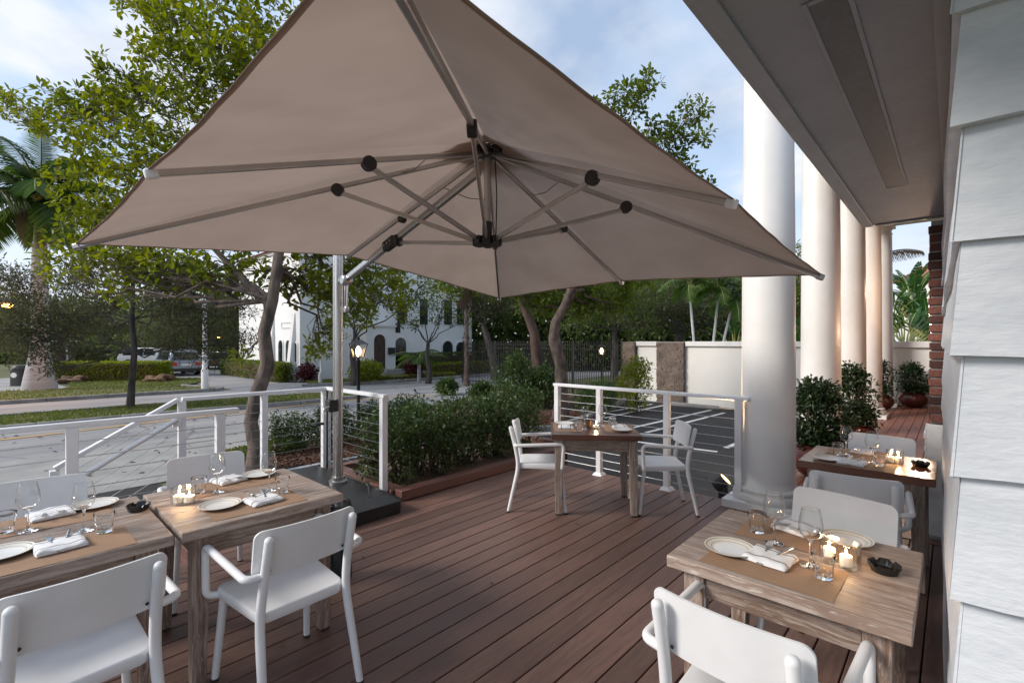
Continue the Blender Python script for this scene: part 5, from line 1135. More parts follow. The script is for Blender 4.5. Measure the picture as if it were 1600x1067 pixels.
def back_mesh():
    mb = MB(); nu, W, H = 24, .455, .205; cr = .035; fr = []; t = .010
    tilt = .17
    cols = []
    us = [-1, -.995, -.98, -.955, -.92, -.88, -.845] + list(np.linspace(-.75, .75, 13)) + [.845, .88, .92, .955, .98, .995, 1]; nu = len(us) - 1
    for i in range(nu + 1):
        u = us[i]; x = u * W / 2; e = max(0, (abs(x) - (W / 2 - cr)) / cr); k = cr * (1 - math.sqrt(max(0, 1 - e * e)))
        y = -.232 + .028 * u * u; cols.append((x, y, k))
    vs = []
    for dy in (0, t):
        for x, y, k in cols:
            for j in range(5):
                z = .612 + k + (H - 2 * k) * j / 4; vs.append((x, y + dy - (z - .612) * tilt, z))
    nv = (nu + 1) * 5; fs = []
    for i in range(nu):
        for j in range(4):
            a = i * 5 + j; b = a + 5; fs.append((a, a + 1, b + 1, b)); fs.append((nv + a, nv + b, nv + b + 1, nv + a + 1))
        a = i * 5; fs.append((a, a + 5, nv + a + 5, nv + a)); a += 4; fs.append((a, nv + a, nv + a + 5, a + 5))
    for j in range(4):
        fs.append((j, nv + j, nv + j + 1, j + 1)); a = nu * 5 + j; fs.append((a, a + 1, nv + a + 1, nv + a))
    return mb.add(vs, fs).mesh('backrest', M['chair'], smooth=50)
def rear_leg(s):
    p = bend([(s * .188, -.283, .785), (s * .190, -.235, .60), (s * .196, -.205, .43), (s * .215, -.300, .012)], .08)
    return MB().tube(p, [.0195] * (len(p) - 1) + [.0165], 14, round_end=True).mesh('rear_leg', M['chair'], smooth=60)
def front_leg(s):
    p = [(s * .198, .185, .412), (s * .222, .232, .012)]
    return MB().tube(p, [.0195, .016], 14).mesh('front_leg', M['chair'], smooth=60)
def arm(s):
    p = bend([(s * .192, -.240, .628), (s * .262, -.235, .632), (s * .268, .215, .655), (s * .270, .200, .425), (s * .195, .185, .418)], .045, 5)
    return MB().tube(p, .0165, 12).mesh('armrest', M['chair'], smooth=60)
ch_m = dict(seat=seat_mesh(), back=back_mesh(), rl=[rear_leg(-1), rear_leg(1)], fl=[front_leg(-1), front_leg(1)], arm=[arm(-1), arm(1)],
            foot=MB().lathe([(.0165, 0), (.0175, .002), (.0175, .012)], 12).mesh('foot_cap', M['blackpl']), screw=MB().lathe([(.005, -.001), (.006, .0), (.006, .0015), (.003, .0025)], 10).mesh('screw', M['screw']))
GCH = 'white armchairs at the set tables'
def make_chair():
    t = thing('armchair', 'x', 'chair', (0, 0, 0), 0, GCH)
    piece('seat', ch_m['seat'], t, (0, 0, 0)); b = piece('backrest', ch_m['back'], t, (0, 0, 0))
    for k, s in enumerate((-1, 1)):
        r = piece('rear_leg', ch_m['rl'][k], t, (0, 0, 0)); piece('foot_cap', ch_m['foot'], r, (s * .2155, -.3015, 0))
        f = piece('front_leg', ch_m['fl'][k], t, (0, 0, 0)); piece('foot_cap', ch_m['foot'], f, (s * .2225, .233, 0))
        piece('armrest', ch_m['arm'][k], t, (0, 0, 0)); piece('screw', ch_m['screw'], b, (s * .165, -.2320, .64), (R(90), 0, 0))
    return t
ch0 = make_chair()
CH = [((-2.345, .95), 92, 'white armchair with back turned, at the limed table closest to the umbrella base'),
      ((-2.39, .205), 95, 'white armchair cut by the photo corner, back turned, at the cut off table'),
      ((-3.56, .98), -98, 'white armchair facing us behind the round candle glass, before the stair rail'),
      ((-3.60, .14), -97, 'white armchair facing us behind the two wine glasses at the cut off limed table'),
      ((-.474, 1.675), -3, 'nearest white armchair, back turned, at the limed table along the clapboards'),
      ((-.450, 2.70), 171, 'white armchair facing us across the limed table along the clapboards'),
      ((-.452, 3.66), 6, 'white armchair with back turned at the dark glossy table by the brick pier'),
      ((-.476, 4.79), 172, 'white armchair on the far side of the dark glossy table by the brick pier'),
      ((-2.97, 3.65), -52, 'white armchair beside the planter hedge at the angled dark topped table'),
      ((-2.09, 4.36), 130, 'white armchair near the car park railing at the angled dark topped table')]
for k, ((x, y), r, l) in enumerate(CH):
    if k == 0: ch0.location = (x, y, .001); ch0.rotation_euler.z = R(r); ch0['label'] = l
    else: dup(ch0, (x, y, .001), R(r), l, GCH)

# ------------------------------------------------------------------ tables
def table(label, cx, cy, w, d, rot, top='lime', leg='lime', planks=5, th=.045, over=.05, legw=.078, lw2=None, group='tables laid for dinner'):
    """w along local x (grain), d along local y"""
    t = thing('dining_table', label, 'table', (cx, cy, 0), rot, group); H = .75
    if planks > 1:
        pw = d / planks
        for k in range(planks):
            mb = MB(); y0 = -d / 2 + k * pw; mb.box(-w / 2, w / 2, y0 + .0006, y0 + pw - .0006, H - th, H - (.0004 if k % 2 else 0)); mb.build('top_plank', M[('limetop' if top == 'lime' else top) + '_x'], t, bevel=.004 if k in (0, planks - 1) else .0016)
    else: MB().box(-w / 2, w / 2, -d / 2, d / 2, H - th, H).build('tabletop', M[top + '_x'], t, bevel=.004)
    lx, ly = w / 2 - over - legw / 2, d / 2 - over - legw / 2
    for sx in (-1, 1):
        for sy in (-1, 1):
            a = legw / 2; b = legw / 2 * .76; x, y = sx * lx, sy * ly; ox, oy = sx * (a - b), sy * (a - b); z1 = H - th - .001
            mb = MB(); mb.add([(x + ox - b, y + oy - b, .012), (x + ox + b, y + oy - b, .012), (x + ox + b, y + oy + b, .012), (x + ox - b, y + oy + b, .012), (x - a, y - a, z1), (x + a, y - a, z1), (x + a, y + a, z1), (x - a, y + a, z1)],
                              [(0, 3, 2, 1), (4, 5, 6, 7), (0, 1, 5, 4), (1, 2, 6, 5), (2, 3, 7, 6), (3, 0, 4, 7)])
            l_ = mb.build('leg', M[leg + '_z'], t, bevel=.004); MB().box(x + ox - b * .85, x + ox + b * .85, y + oy - b * .85, y + oy + b * .85, .001, .0115).build('foot_pad', M['blackpl'], l_)
    ah = .105
    for sy in (-1, 1): MB().box(-lx + legw / 2 + .001, lx - legw / 2 - .001, sy * (ly + .012) - .011, sy * (ly + .012) + .011, H - th - ah, H - th - .001).build('apron', M[leg + '_x'], t, bevel=.002)
    for sx in (-1, 1): MB().box(sx * (lx + .012) - .011, sx * (lx + .012) + .011, -ly + legw / 2 + .001, ly - legw / 2 - .001, H - th - ah, H - th - .001).build('apron', M[leg + '_y'], t, bevel=.002)
    return t
table('limed wood table nearest the umbrella base, with candle glass at its joined end', -2.912, .957, .765, .80, R(90), planks=5)
table('limed wood table cut off by the photo edge, joined end to end with another', -2.917, .14, .815, .80, R(90), planks=5)
table('limed wood table with square candle glass along the white clapboards', -.465, 2.185, .755, .72, 0, planks=5)
table('dark glossy topped table between the clapboards and the tall columns', -.452, 4.26, .745, .66, 0, top='dark', leg='grey', planks=1, th=.05)
TM = Vector((-2.60, 4.00, 0)); RM = R(38.4)
table('dark glossy topped table standing angled alone near the hedge', TM.x, TM.y, .82, .70, RM, top='dark', leg='grey', planks=1, th=.05, over=.035)

# ------------------------------------------------------------------ table settings
ZT = .7502
def wineglass():
    t = []
    prof = [(.002, .0), (.036, .0), (.0375, .0012), (.030, .0035), (.010, .007), (.0048, .014), (.0040, .04), (.0040, .082), (.0055, .093), (.012, .099), (.024, .107), (.035, .121), (.0405, .140), (.0410, .155), (.0385, .175), (.0335, .200), (.0300, .2155), (.0296, .2162), (.0290, .2155), (.0325, .200), (.0374, .175), (.0398, .155), (.0393, .140), (.0338, .1215), (.023, .1085), (.011, .1015), (.001, .100)]
    bowl = [p for p in prof[10:18]]; stem = prof[:11] + [(.012, .1015), (.001, .1025)]
    return MB().lathe(stem, 32, close=False).mesh('stem', M['glass'], smooth=70), MB().lathe(bowl, 48, close=False).mesh('bowl', M['thin'], smooth=70), MB().lathe([(.0302, .2150), (.0304, .2158), (.0300, .2164), (.0295, .2158), (.0297, .2150)], 48, close=False).mesh('rim', M['glass'], smooth=70)
def tumbler():
    n = 40; prof = [(.002, 0), (.0275, 0), (.0295, .002), (.0305, .012), (.0315, .03), (.0335, .055), (.0375, .066), (.0385, .086), (.0383, .088), (.0370, .0885), (.0362, .086), (.0352, .066), (.0315, .055), (.0290, .032), (.0265, .018), (.020, .0145), (.001, .0135)]
    mb = MB(); mb.lathe(prof, n, close=False)
    for i, (r, z) in enumerate(prof):
        if 2 <= i <= 5:
            for k in range(n):
                a = 2 * math.pi * k / n; f = (a / (2 * math.pi / 10)) % 1 - .5; rr_ = r * math.cos(math.pi / 10) / math.cos(f * 2 * math.pi / 10) * 1.012
                mb.v[i * n + k] = (rr_ * math.cos(a), rr_ * math.sin(a), z)
    return mb.mesh('tumbler', M['glass'], smooth=22)
def plate():
    prof = [(.001, .004), (.058, .004), (.066, .006), (.080, .0115), (.094, .0155), (.0965, .0165), (.0975, .0155), (.096, .0135), (.082, .009), (.067, .003), (.060, .0), (.052, .0), (.050, .0012), (.001, .0012)]
    return MB().lathe(prof, 56, close=False).mesh('plate', M['plate'], smooth=60)
def napkin(seed):
    """cotton cloth folded in three layers, soft edges"""
    r = random.Random(seed); mb = MB(); nx, ny = 16, 14; W, D, T = .155, .145, .021; vs = []; a1, a2 = r.uniform(0, 6), r.uniform(0, 6)
    def top(x, y):
        ex = max(0, abs(x) / (W / 2) - .86) / .14; ey = max(0, abs(y) / (D / 2) - .84) / .16
        return T * (1 - .35 * ex ** 2 - .30 * ey ** 2) + .0022 * math.sin(x * 46 + a1) * math.cos(y * 38 + a2) + .0015 * math.sin(x * 90 + y * 60 + a2)
    for j in range(ny + 1):
        for i in range(nx + 1):
            x = (i / nx - .5) * W; y = (j / ny - .5) * D; x += .0016 * math.sin(y * 60 + a1); y += .0012 * math.sin(x * 50 + a2); vs.append((x, y, max(.004, top(x, y))))
    fs = [(j * (nx + 1) + i, j * (nx + 1) + i + 1, (j + 1) * (nx + 1) + i + 1, (j + 1) * (nx + 1) + i) for j in range(ny) for i in range(nx)]
    rim = [i for i in range(nx + 1)] + [(k + 1) * (nx + 1) - 1 for k in range(1, ny + 1)] + [ny * (nx + 1) + i for i in range(nx - 1, -1, -1)] + [k * (nx + 1) for k in range(ny - 1, 0, -1)]
    L_ = len(rim); prev = rim
    for lvl, (z, s) in enumerate(((.0135, 1.015), (.0115, .975), (.009, 1.02), (.0065, .975), (.004, 1.02), (.0, .985))):
        o = len(vs)
        for k in rim: x, y, zz = vs[k]; vs.append((x * s, y * s, min(z, zz)))
        cur = list(range(o, o + L_)); fs += [(prev[i], cur[i], cur[(i + 1) % L_], prev[(i + 1) % L_]) for i in range(L_)]; prev = cur
    fs.append(tuple(prev))
    return mb.add(vs, fs).mesh('napkin', M['napkin'], smooth=75)
def fork():
    mb = MB(); z = lambda y: .002 + .006 * max(0, (y - .02) / .07) * 1.0 - .004 * max(0, (y - .06) / .04)
    pts = [(-.0035, -.09), (.0035, -.09), (.0028, .03), (.0105, .045), (.011, .058), (-.011, .058), (-.0105, .045), (-.0028, .03)]
    vs = [(x, y, z(y)) for x, y in pts] + [(x, y, z(y) + .0022) for x, y in pts]; n = len(pts)
    mb.add(vs, [tuple(range(n))[::-1], tuple(range(n, 2 * n))] + [(i, (i + 1) % n, n + (i + 1) % n, n + i) for i in range(n)])
    for k in range(4):
        x = -.0094 + k * .00627; mb.beam((x, .057, .008), (x * .98, .098, .0055), .0028, .0020)
    return mb.mesh('fork', M['cutlery'], smooth=30)
def knife():
    mb = MB(); mb.tube([(0, -.10, .004), (0, -.06, .0042), (0, -.005, .004)], [.0055, .0065, .005], 10, .7)
    poly = [(-.004, -.005), (.006, -.005), (.0085, .03), (.008, .07), (.003, .098), (-.004, .10)]; n = len(poly)
    mb.add([(x, y, .0028) for x, y in poly] + [(x, y, .0045) for x, y in poly], [tuple(range(n))[::-1], tuple(range(n, 2 * n))] + [(i, (i + 1) % n, n + (i + 1) % n, n + i) for i in range(n)])
    return mb.mesh('knife', M['cutlery'], smooth=40)
def ashtray():
    n = 48; prof = [(.001, .0), (.036, .0), (.041, .003), (.050, .028), (.051, .033), (.0475, .034), (.045, .031), (.036, .009), (.001, .008)]
    mb = MB(); mb.lathe(prof, n, close=False)
    for i in (3, 4, 5, 6):
        for k in range(n):
            if (k % 8) in (0, 1): x, y, z = mb.v[i * n + k]; mb.v[i * n + k] = (x, y, z - (.009 if i > 3 else .006))
    return mb.mesh('ashtray', M['ash'], smooth=30)
wg, tb, plm, fk, kn, asm = wineglass(), tumbler(), plate(), fork(), knife(), ashtray()
paper_w, paper_d = .44, .285
def mat_mesh(seed):
    r = random.Random(seed); mb = MB(); vs = []; nx, ny = 10, 7; ph = r.uniform(0, 6)
    for j in range(ny + 1):
        for i in range(nx + 1):
            x, y = (i / nx - .5) * paper_w, (j / ny - .5) * paper_d; e = max(0, max(abs(x) / paper_w, abs(y) / paper_d) * 2 - .86)
            vs.append((x, y, .0009 + e * .010 * (.5 + .5 * math.sin(x * 17 + y * 23 + ph))))
    fs = [(j * (nx + 1) + i, j * (nx + 1) + i + 1, (j + 1) * (nx + 1) + i + 1, (j + 1) * (nx + 1) + i) for j in range(ny) for i in range(nx)]
    return mb.add(vs, fs).mesh('placemat', M['paper'], smooth=60)
SEED = [0]
def put(name, me, label, cat, group, x, y, z=ZT, rot=0.0, tilt=None):
    o = obj(name, me); o.location = (x, y, z); o.rotation_euler = (tilt or 0, 0, rot); return tag(o, label, cat, group)
def setting(tname, mat=None, matrot=0, plate_=None, nap=None, naprot=0, who='', fork_=True):
    SEED[0] += 1
    if mat: put('placemat', mat_mesh(SEED[0]), f'brown paper placemat {who} {tname}', 'placemat', 'brown paper placemats', mat[0], mat[1], ZT, matrot)
    if plate_: put('side_plate', plm, f'cream side plate {who} {tname}', 'plate', 'cream side plates', plate_[0], plate_[1], ZT + .0035, 0)
    if nap:
        put('napkin', napkin(SEED[0]), f'folded white napkin {who} {tname}', 'napkin', 'folded white napkins', nap[0], nap[1], ZT + .0035, naprot)
        c, s = math.cos(naprot), math.sin(naprot)
        def at(dx, dy): return nap[0] + dx * c - dy * s, nap[1] + dx * s + dy * c
        x, y = at(-.022, .010); put('fork', fk, f'steel fork in the napkin {who} {tname}', 'fork', 'steel forks', x, y, ZT + .0185, naprot + .08, R(7))
        x, y = at(.020, .008); put('knife', kn, f'steel knife in the napkin {who} {tname}', 'knife', 'steel knives', x, y, ZT + .0185, naprot + math.pi - .25, R(-7))
def glassware(tname, items):
    for kind, (x, y), who in items:
        if kind == 'w':
            t = thing('wine_glass', f'clear wine glass {who} {tname}', 'wine glass', (x, y, ZT + .0022), rng.uniform(0, 6), 'clear wine glasses')
            for nm, me in zip(('stem', 'bowl', 'rim'), wg): piece(nm, me, t, (0, 0, 0))
        else: put('tumbler', tb, f'faceted tumbler {who} {tname}', 'glass', 'faceted tumblers', x, y, ZT + .0022, rng.uniform(0, 6))
T1 = 'of the cut off limed table'; T2 = 'of the umbrella base limed table'; T3 = 'of the clapboard side table'; T4 = 'of the brick pier table'; T5 = 'of the angled dark table'
H9 = R(90)
# local 'front' of a setting is the side its chair stands on: +x side for the left hand tables
setting(T1, (-2.675, .20), H9, (-2.775, .03), (-2.715, .195), H9 + .06, 'on the chair back side')
setting(T1, (-3.17, .20), H9, (-3.255, .365), (-3.24, .20), -H9 + .1, 'on the stair rail side')
glassware(T1, [('w', (-3.05, .115), 'standing beside the frame edge tumbler'), ('w', (-2.87, .285), 'standing beside the second tumbler'), ('t', (-3.11, .045), 'almost out of frame'), ('t', (-2.79, .345), 'next to the ashtray side')])
setting(T2, (-2.70, .94), H9 - .02, (-2.772, .80), (-2.700, .98), H9 + .12, 'on the camera side')
setting(T2, (-3.16, .98), H9, (-3.235, 1.15), (-3.24, .98), -H9 + .2, 'on the stair rail side')
glassware(T2, [('w', (-3.05, .865), 'between candle glass and far napkin'), ('w', (-2.865, 1.075), 'close to the umbrella pole end'), ('t', (-3.12, .795), 'just behind the candle glass'), ('t', (-2.78, 1.115), 'at the umbrella pole end')])
put('ashtray', asm, 'black notched ashtray at the joint of the two limed tables', 'ashtray', 'black ashtrays', -3.02, .505)
setting(T3, (-.505, 2.0), -.02, (-.668, 2.035), (-.525, 2.05), -.10, 'on the camera side')
setting(T3, (-.50, 2.375), .02, (-.335, 2.46), (-.52, 2.46), math.pi - .25, 'on the far side')
glassware(T3, [('w', (-.555, 2.235), 'standing between the two placemats'), ('w', (-.397, 2.10), 'standing before the square candle glass'), ('t', (-.645, 2.315), 'on the far placemat'), ('t', (-.345, 2.03), 'on the near placemat corner')])
put('ashtray', asm, 'black notched ashtray beside the square candle glass', 'ashtray', 'black ashtrays', -.188, 2.235)
setting(T4, (-.50, 4.08), -.02, (-.66, 4.07), (-.515, 4.05), -.08, 'on the near side')
setting(T4, (-.50, 4.45), .0, None, (-.50, 4.50), math.pi - .1, 'on the far side')
glassware(T4, [('w', (-.59, 4.335), 'farther from the ashtray'), ('w', (-.42, 4.18), 'nearer the candle glass'), ('t', (-.635, 4.30), 'next to the farther wine glass'), ('t', (-.365, 4.11), 'in front of the candle glass')])
put('ashtray', asm, 'black notched ashtray on the dark table by the brick pier', 'ashtray', 'black ashtrays', -.165, 4.29)
def tm(x, y): v = Matrix.Rotation(RM, 2) @ Vector((x, y)); return (TM.x + v.x, TM.y + v.y)
setting(T5, tm(-.24, .02), RM - H9, tm(-.27, .19), tm(-.265, -.01), RM - H9, 'on the hedge side')
setting(T5, tm(.25, .02), RM + H9, tm(.26, -.12), tm(.265, .06), RM + H9, 'on the car park side')
glassware(T5, [('w', tm(-.085, -.06), 'nearer the hedge side'), ('w', tm(.105, .11), 'nearer the railing side'), ('t', tm(-.14, -.13), 'nearest the hedge side chair'), ('t', tm(.20, .10), 'beside the railing side napkin')])
o = MB().lathe([(.001, .0), (.026, 0), (.029, .004), (.030, .075), (.0285, .078), (.0265, .074), (.0265, .01), (.001, .008)], 24, close=False).build('dark_cup', M['bark_red'], smooth=50); x, y = tm(-.045, .02); o.location = (x, y, ZT); tag(o, 'dark brown cup beside the candle of the angled dark table', 'cup')
# candles in glass
def candle(x, y, r, h, label, power=.35):
    t = thing('candle', label, 'candle', (x, y, ZT + .0082), 0, 'lit candles')
    MB().lathe([(.001, 0), (r, 0), (r, h * .96), (r * .93, h), (r * .6, h * .96), (.001, h * .94)], 20, close=False).build('wax', M['wax'], t, smooth=50)
    MB().tube([(0, 0, h * .93), (.001, 0, h + .006)], .0008, 5).build('wick', M['screw'], t)
    MB().lathe([(.0006, h + .003), (.0035, h + .008), (.0042, h + .012), (.0028, h + .020), (.0012, h + .026), (.0003, h + .030)], 10).build('flame', M['flame'], t, smooth=70)
    point('candle_light', (0, 0, h + .016), power, (1.0, .58, .26), .012, t)
def jar(name, out, hgt, label, x, y, rot=0, th=.003, base=.008):
    """vessel of thin glass with a thick foot"""
    ins = [(px * (1 - th / max(.02, math.hypot(px, py))), py * (1 - th / max(.02, math.hypot(px, py)))) for px, py in out]; n = len(out); mb = MB()
    rings = [[(a, b, 0) for a, b in [(p[0] * .95, p[1] * .95) for p in out]], [(a, b, .003) for a, b in out], [(a, b, hgt - .001) for a, b in out], [(a * .99, b * .99, hgt) for a, b in out], [(a, b, hgt - .001) for a, b in ins], [(a, b, base) for a, b in ins]]
    vs = [p for r_ in rings for p in r_]; fs = [(i * n + k, i * n + (k + 1) % n, (i + 1) * n + (k + 1) % n, (i + 1) * n + k) for i in range(5) for k in range(n)]
    fs += [tuple(range(n))[::-1], tuple(5 * n + k for k in range(n))]
    o = mb.add(vs, fs).build(name, M['thin'], smooth=40); o.location = (x, y, ZT); o.rotation_euler.z = rot
    return tag(o, label, 'candle glass', 'glass candle holders')
circ = lambda r, n=36: [(r * math.cos(2 * math.pi * k / n), r * math.sin(2 * math.pi * k / n)) for k in range(n)]
jar('candle_glass', rounded(.125, .085, .02, 5), .088, 'rounded square candle glass with two candles on the table along the clapboards', -.318, 2.20, -.15)
candle(-.355, 2.205, .0205, .042, 'candle in the square glass, standing behind the near tumbler'); candle(-.298, 2.185, .0205, .036, 'candle in the square glass, on the ashtray side')
jar('candle_glass', circ(.058), .085, 'round candle glass on the limed table by the umbrella base', -2.985, .69)
candle(-3.003, .675, .026, .034, 'candle in the round glass, the one by the table joint'); candle(-2.968, .712, .026, .030, 'candle in the round glass, the one toward the camera')
jar('candle_glass', circ(.05), .088, 'round candle glass on the dark table by the brick pier', -.302, 4.29)
candle(-.325, 4.285, .019, .034, 'candle in the dark table glass, on the column side'); candle(-.282, 4.297, .019, .034, 'candle in the dark table glass, on the wall side')
x, y = tm(.03, -.0); jar('candle_glass', circ(.042), .068, 'small round candle glass on the angled dark table', x, y); candle(x, y, .026, .024, 'single candle in the small glass on the angled dark table')

# ------------------------------------------------------------------ the big cantilever umbrella
UM = thing('umbrella', 'large square taupe cantilever umbrella spread over the terrace tables', 'umbrella', (-4.50, 2.30, 0))
UO = Vector((-4.50, 2.30, 0))
def um(p): return Vector(p) - UO
HUBT = PZ(762, 240, 3.2); HUBB = PZ(760, 378, 3.2)
HUBT = Vector((HUBT.x, HUBT.y, HUBT.z)); HUBB = Vector((HUBT.x - .004, HUBT.y, HUBB.z))
APEX = HUBT + Vector((0, 0, .07))
C_L, C_F, C_R = PZ(118, 381, 3.08), PZ(780, 466, 5.52), PZ(1284, 429, 3.20)
M_NL, M_NR, M_FR = PZ(231, 264, 1.90), PZ(1147, 311, 1.98), PZ(972, 439, 4.35)
C_N = PZ(575, -125, .68); M_FL = Vector(((C_L.x + C_F.x) / 2 - .01, (C_L.y + C_F.y) / 2, 2.375))
tips = [C_L, M_NL, C_N, M_NR, C_R, M_FR, C_F, M_FL]
def panel(A, B, k):
    nu, nv = 30, 22; vs = []; ph = k * 1.7
    for i in range(nu + 1):
        s = .02 + .98 * i / nu
        for j in range(nv + 1):
            t = j / nv; ed = A.lerp(B, t); q = APEX.lerp(ed, s); hang = 4 * t * (1 - t)
            q = q + (APEX - ed).normalized() * (.022 * hang * s)          # hem drawn in between the ribs
            q.z += .0022 * math.sin(t * 31 + ph + 3 * s) * hang * s + .0016 * math.sin(s * 38 + t * 9 + ph) * hang
            q.z += -.020 * hang * math.sin(math.pi * min(1, s * .9)) + .018 * math.sin(math.pi * s) - .004
            vs.append(um(q))
    mb = MB(); w = nv + 1
    mb.add(vs, [(i * w + j, i * w + j + 1, (i + 1) * w + j + 1, (i + 1) * w + j) for i in range(nu) for j in range(nv)])
    o = mb.build('canopy_panel', M['fabric'], UM, smooth=60)
    hem = [vs[nu * w + j] for j in range(nv + 1)]; MB().tube(hem, .0032, 6).build('hem', M['fabric'], o, smooth=60)
    dn = Vector((0, 0, -.0022)); band = MB(); r0 = [vs[nu * w + j] + dn for j in range(nv + 1)]; r1 = [vs[(nu - 1) * w + j].lerp(vs[nu * w + j], .75) + dn for j in range(nv + 1)]
    band.add(r0 + r1, [(j, j + 1, nv + 2 + j, nv + 1 + j) for j in range(nv)]); band.build('hem_band', M['fabric'], o, smooth=60)
for k in range(8): panel(tips[k], tips[(k + 1) % 8], k)
# vent cap on top
mb = MB(); q = [APEX.lerp(t_, .16) + Vector((0, 0, .05)) for t_ in tips]; mb.add([um(APEX + Vector((0, 0, .10)))] + [um(p) for p in q], [(0, 1 + k, 1 + (k + 1) % 8) for k in range(8)]); mb.build('vent_cap', M['fabric'], UM)
JF = [.36, .46, .40, .53, .40, .47, .47, .52]
def on_rib(k, f): a = HUBT + (tips[k] - HUBT).normalized() * .055; b = tips[k] + Vector((0, 0, -.022)); return a.lerp(b, f)
for k in range(8):
    a, b = on_rib(k, 0), on_rib(k, 1.0); d = (b - a).normalized()
    rb = MB().beam(um(a), um(b), .022, .030).build('rib', M['rib'], UM, bevel=.006)
    MB().beam(um(b - d * .035), um(b + d * .012), .034, .04).build('rib_end', M['rail'] if k in (1, 3) else M['rib'], rb, bevel=.008)
    j = on_rib(k, JF[k]) + Vector((0, 0, -.030))
    side = d.cross(Vector((0, 0, 1))).normalized(); big_ = k in (0, 1, 2, 3, 4)
    ax = side
    disc = MB().tube([um(j + Vector((0, 0, .012)) - ax * .022), um(j + Vector((0, 0, .012)) + ax * .022)], .040 if big_ else .034, 12).build('joint_cap', M['blackpl'], rb, smooth=35, bevel=.004)
    hb_ = HUBB + Vector((d.x, d.y, 0)).normalized() * .065
    if k != 7: MB().beam(um(hb_), um(j), .020, .028).build('strut', M['rib'], UM, bevel=.005)
def hub(c, name, r):
    mb = MB(); mb.lathe([(r * .5, -.035), (r, -.028), (r, .028), (r * .6, .038)], 16, um(c).x, um(c).y, um(c).z)
    for k in range(8):
        d = tips[k] - HUBT; d.z = 0; d.normalize(); mb.beam(um(c + d * r * .6), um(c + d * (r + .035)), .05, .055)
    mb.build(name, M['blackpl'], UM, smooth=35, bevel=.004)
hub(HUBT, 'top_hub', .062); hub(HUBB, 'lower_hub', .062)
MB().tube([um(HUBB), um(HUBT)], .024, 16).build('centre_tube', M['rib'], UM, smooth=50)
MB().tube([um(HUBB + Vector((.0, 0, .02))), um(HUBB + Vector((0, 0, .13)))], .034, 12).build('hub_sleeve', M['blackpl'], UM, smooth=50)
MB().tube([um(HUBB + Vector((.05, .03, -.02))), um(HUBB + Vector((.055, .035, .3))), um(HUBT + Vector((.04, .03, -.03)))], .004, 5).build('pull_cord', M['blackpl'], UM)
for k in (0, 2, 4, 6):
    a = on_rib(k, .20); b = on_rib((k + 1) % 8, .24); c = on_rib((k + 2) % 8, .20)
    MB().tube([um(a), um(a.lerp(b, .5) + Vector((0, 0, -.03))), um(b)], .003, 4).build('tension_cord', M['blackpl'], UM)
# mast and arm
PT = PZ(528, 405, 4.85)
mast = Vector((PT.x, PT.y, 0)); mx_, my_ = mast.x - UO.x, mast.y - UO.y
dirA = Vector((HUBT.x - mast.x, HUBT.y - mast.y, 0)).normalized(); rotA = math.atan2(dirA.y, dirA.x)
mo = MB().prism(rounded(.10, .085, .03, 5), .17, 2.92).build('mast', M['steel'], UM, smooth=50); mo.location = (mx_, my_, 0); mo.rotation_euler.z = rotA
mb = MB(); mb.box(.046, .056, -.012, .012, .18, 2.9); mb.box(-.015, .015, -.046, -.0405, .18, 2.9); g_ = mb.build('mast_track', M['rib'], UM, bevel=.002); g_.location = (mx_, my_, 0); g_.rotation_euler.z = rotA
J0 = PZ(541, 437, 4.78); HJ = HUBT + (J0 - HUBT).normalized() * .09 - Vector((0, 0, .075))
sl = PZ(626, 360, 4.0); 
mid = J0.lerp(HJ, .42)
MB().beam(um(J0), um(mid), .050, .064).build('arm', M['steel'], UM, bevel=.016, seg=3)
MB().beam(um(mid), um(HJ), .042, .052).build('arm_extension', M['rib'], UM, bevel=.012, seg=3)
da = (HJ - J0).normalized()
slb = MB().beam(um(mid - da * .09), um(mid + da * .09), .066, .085).build('arm_slider', M['blackpl'], UM, bevel=.012, seg=2)
MB().beam(um(mid + da * .10 - Vector((0, 0, .02))), um(mid + da * .16 - Vector((0, 0, .03))), .072, .09).build('slider_clamp', M['blackpl'], slb, bevel=.01)
for s_ in (-.05, .0, .05):
    c = um(mid + da * s_); nrm = da.cross(Vector((0, 0, 1))).normalized(); MB().tube([c - nrm * .038, c + nrm * .038], .009, 10).build('bolt', M['rib'], slb, smooth=40)
hb_ = HUBB + Vector((-dirA.x, -dirA.y, 0)) * .065; MB().beam(um(hb_), um(mid + da * .15 - Vector((0, 0, .05))), .020, .028).build('strut', M['rib'], UM, bevel=.005)
MB().tube([um(J0 - Vector((0, 0, .01)) + dirA.cross(Vector((0, 0, 1))) * -.05), um(J0 - Vector((0, 0, .01)) + dirA.cross(Vector((0, 0, 1))) * .05)], .050, 20).build('pivot', M['steel'], UM, smooth=40, bevel=.01)
b0_ = J0 + Vector((0, 0, -.05)); side = dirA.cross(Vector((0, 0, 1))).normalized()
mb = MB(); mb.beam(um(b0_ + dirA * -.03), um(b0_ + dirA * -.035 + Vector((0, 0, -.24))), .014, .02, up=(1, 0, .1)); mb.beam(um(b0_ + dirA * .03), um(b0_ + dirA * .02 + Vector((0, 0, -.24))), .014, .02, up=(1, 0, .1)); mb.tube([um(b0_ + Vector((0, 0, -.25)) - side * .02), um(b0_ + Vector((0, 0, -.25)) + side * .02)], .032, 14); mb.build('link_bracket', M['steel'], UM, bevel=.003, smooth=40)
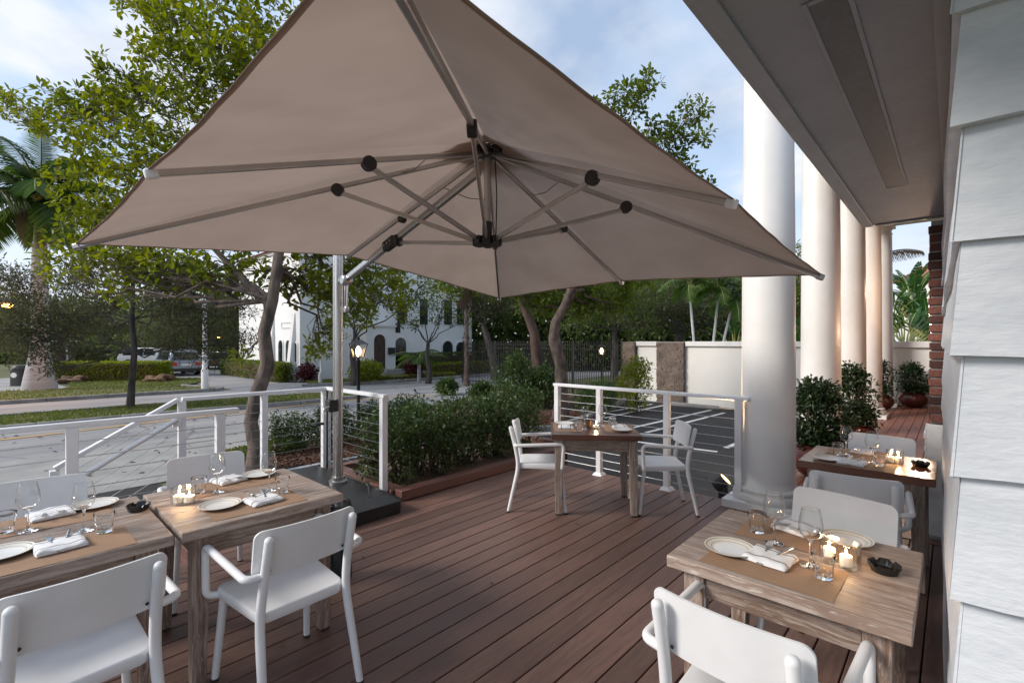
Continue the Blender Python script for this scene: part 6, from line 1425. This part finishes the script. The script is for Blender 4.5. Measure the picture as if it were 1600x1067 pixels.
# crank
ck = PZ(519, 634, 4.78); c = um(ck); mb = MB(); mb.box(c.x - .05, c.x + .04, c.y - .05, c.y + .05, c.z - .06, c.z + .06); bx = mb.build('crank_box', M['blackpl'], UM, bevel=.01)
h1, h2, h3, h4 = PZ(514, 636, 4.72), PZ(506, 638, 4.66), PZ(506, 662, 4.64), PZ(493, 664, 4.6)
MB().tube(bend([um(h1), um(h2), um(h3), um(h3) + Vector((0, 0, -.005))], .02), .008, 8).build('crank_handle', M['steel'], bx, smooth=60); MB().tube([um(h3), um(h4)], .013, 10).build('grip', M['blackpl'], bx, smooth=60)
# ballast base
bo = MB(); X0, X1, Y0, Y1 = -.98, .70, -.62, .34
def ringz(i, z, c=.05): return [(X0 + i + c, Y0 + i, z), (X1 - i - c, Y0 + i, z), (X1 - i, Y0 + i + c, z), (X1 - i, Y1 - i - c, z), (X1 - i - c, Y1 - i, z), (X0 + i + c, Y1 - i, z), (X0 + i, Y1 - i - c, z), (X0 + i, Y0 + i + c, z)]
def rings(rs):
    mb = MB(); vs = [p for r_ in rs for p in r_]; n = 8
    return mb.add(vs, [(i * n + k, i * n + (k + 1) % n, (i + 1) * n + (k + 1) % n, (i + 1) * n + k) for i in range(len(rs) - 1) for k in range(n)] + [tuple(range(n))[::-1], tuple((len(rs) - 1) * n + k for k in range(n))])
rings([ringz(0, .002), ringz(0, .112)]).build('base_box', M['basepaint'], UM, bevel=.004)
rings([ringz(-.004, .1125), ringz(.09, .176)]).build('base_lid', M['basepaint'], UM, bevel=.004)
for x, y in ((X1 - .14, Y1 - .16), (X1 - .14, Y0 + .16), (X0 + .2, Y1 - .16)): MB().lathe([(.022, .176), (.022, .179), (.012, .181)], 14, x, y).build('base_plug', M['blackpl'], UM)
MB().lathe([(.09, .176), (.09, .20), (.07, .21), (.07, .24)], 20, mx_, my_).build('mast_socket', M['rib'], UM, smooth=40)
MB().tube([(X1 - .45, Y1 - .12, .19), (X1 - .42, Y1 - .13, .192), (X1 - .12, Y1 - .3, .183)], [.022, .012, .004], 8).build('lock_pedal', M['blackpl'], UM, smooth=50)
# black wheeled dolly handle at the base, seen over the table end
p = PZ(532, 783, 3.25); t = thing('caddy', 'dark transparent box with black rounded handle standing beside the umbrella base', 'box', (p.x, p.y, .001), R(20))
MB().prism(rounded(.13, .10, .02), 0, .50).build('box_body', M['dkglass'], t, bevel=.004); MB().tube(bend([(-.075, 0, .34), (-.075, 0, .535), (.075, 0, .535), (.075, 0, .34)], .03), .014, 10).build('handle', M['blackpl'], t, smooth=60)
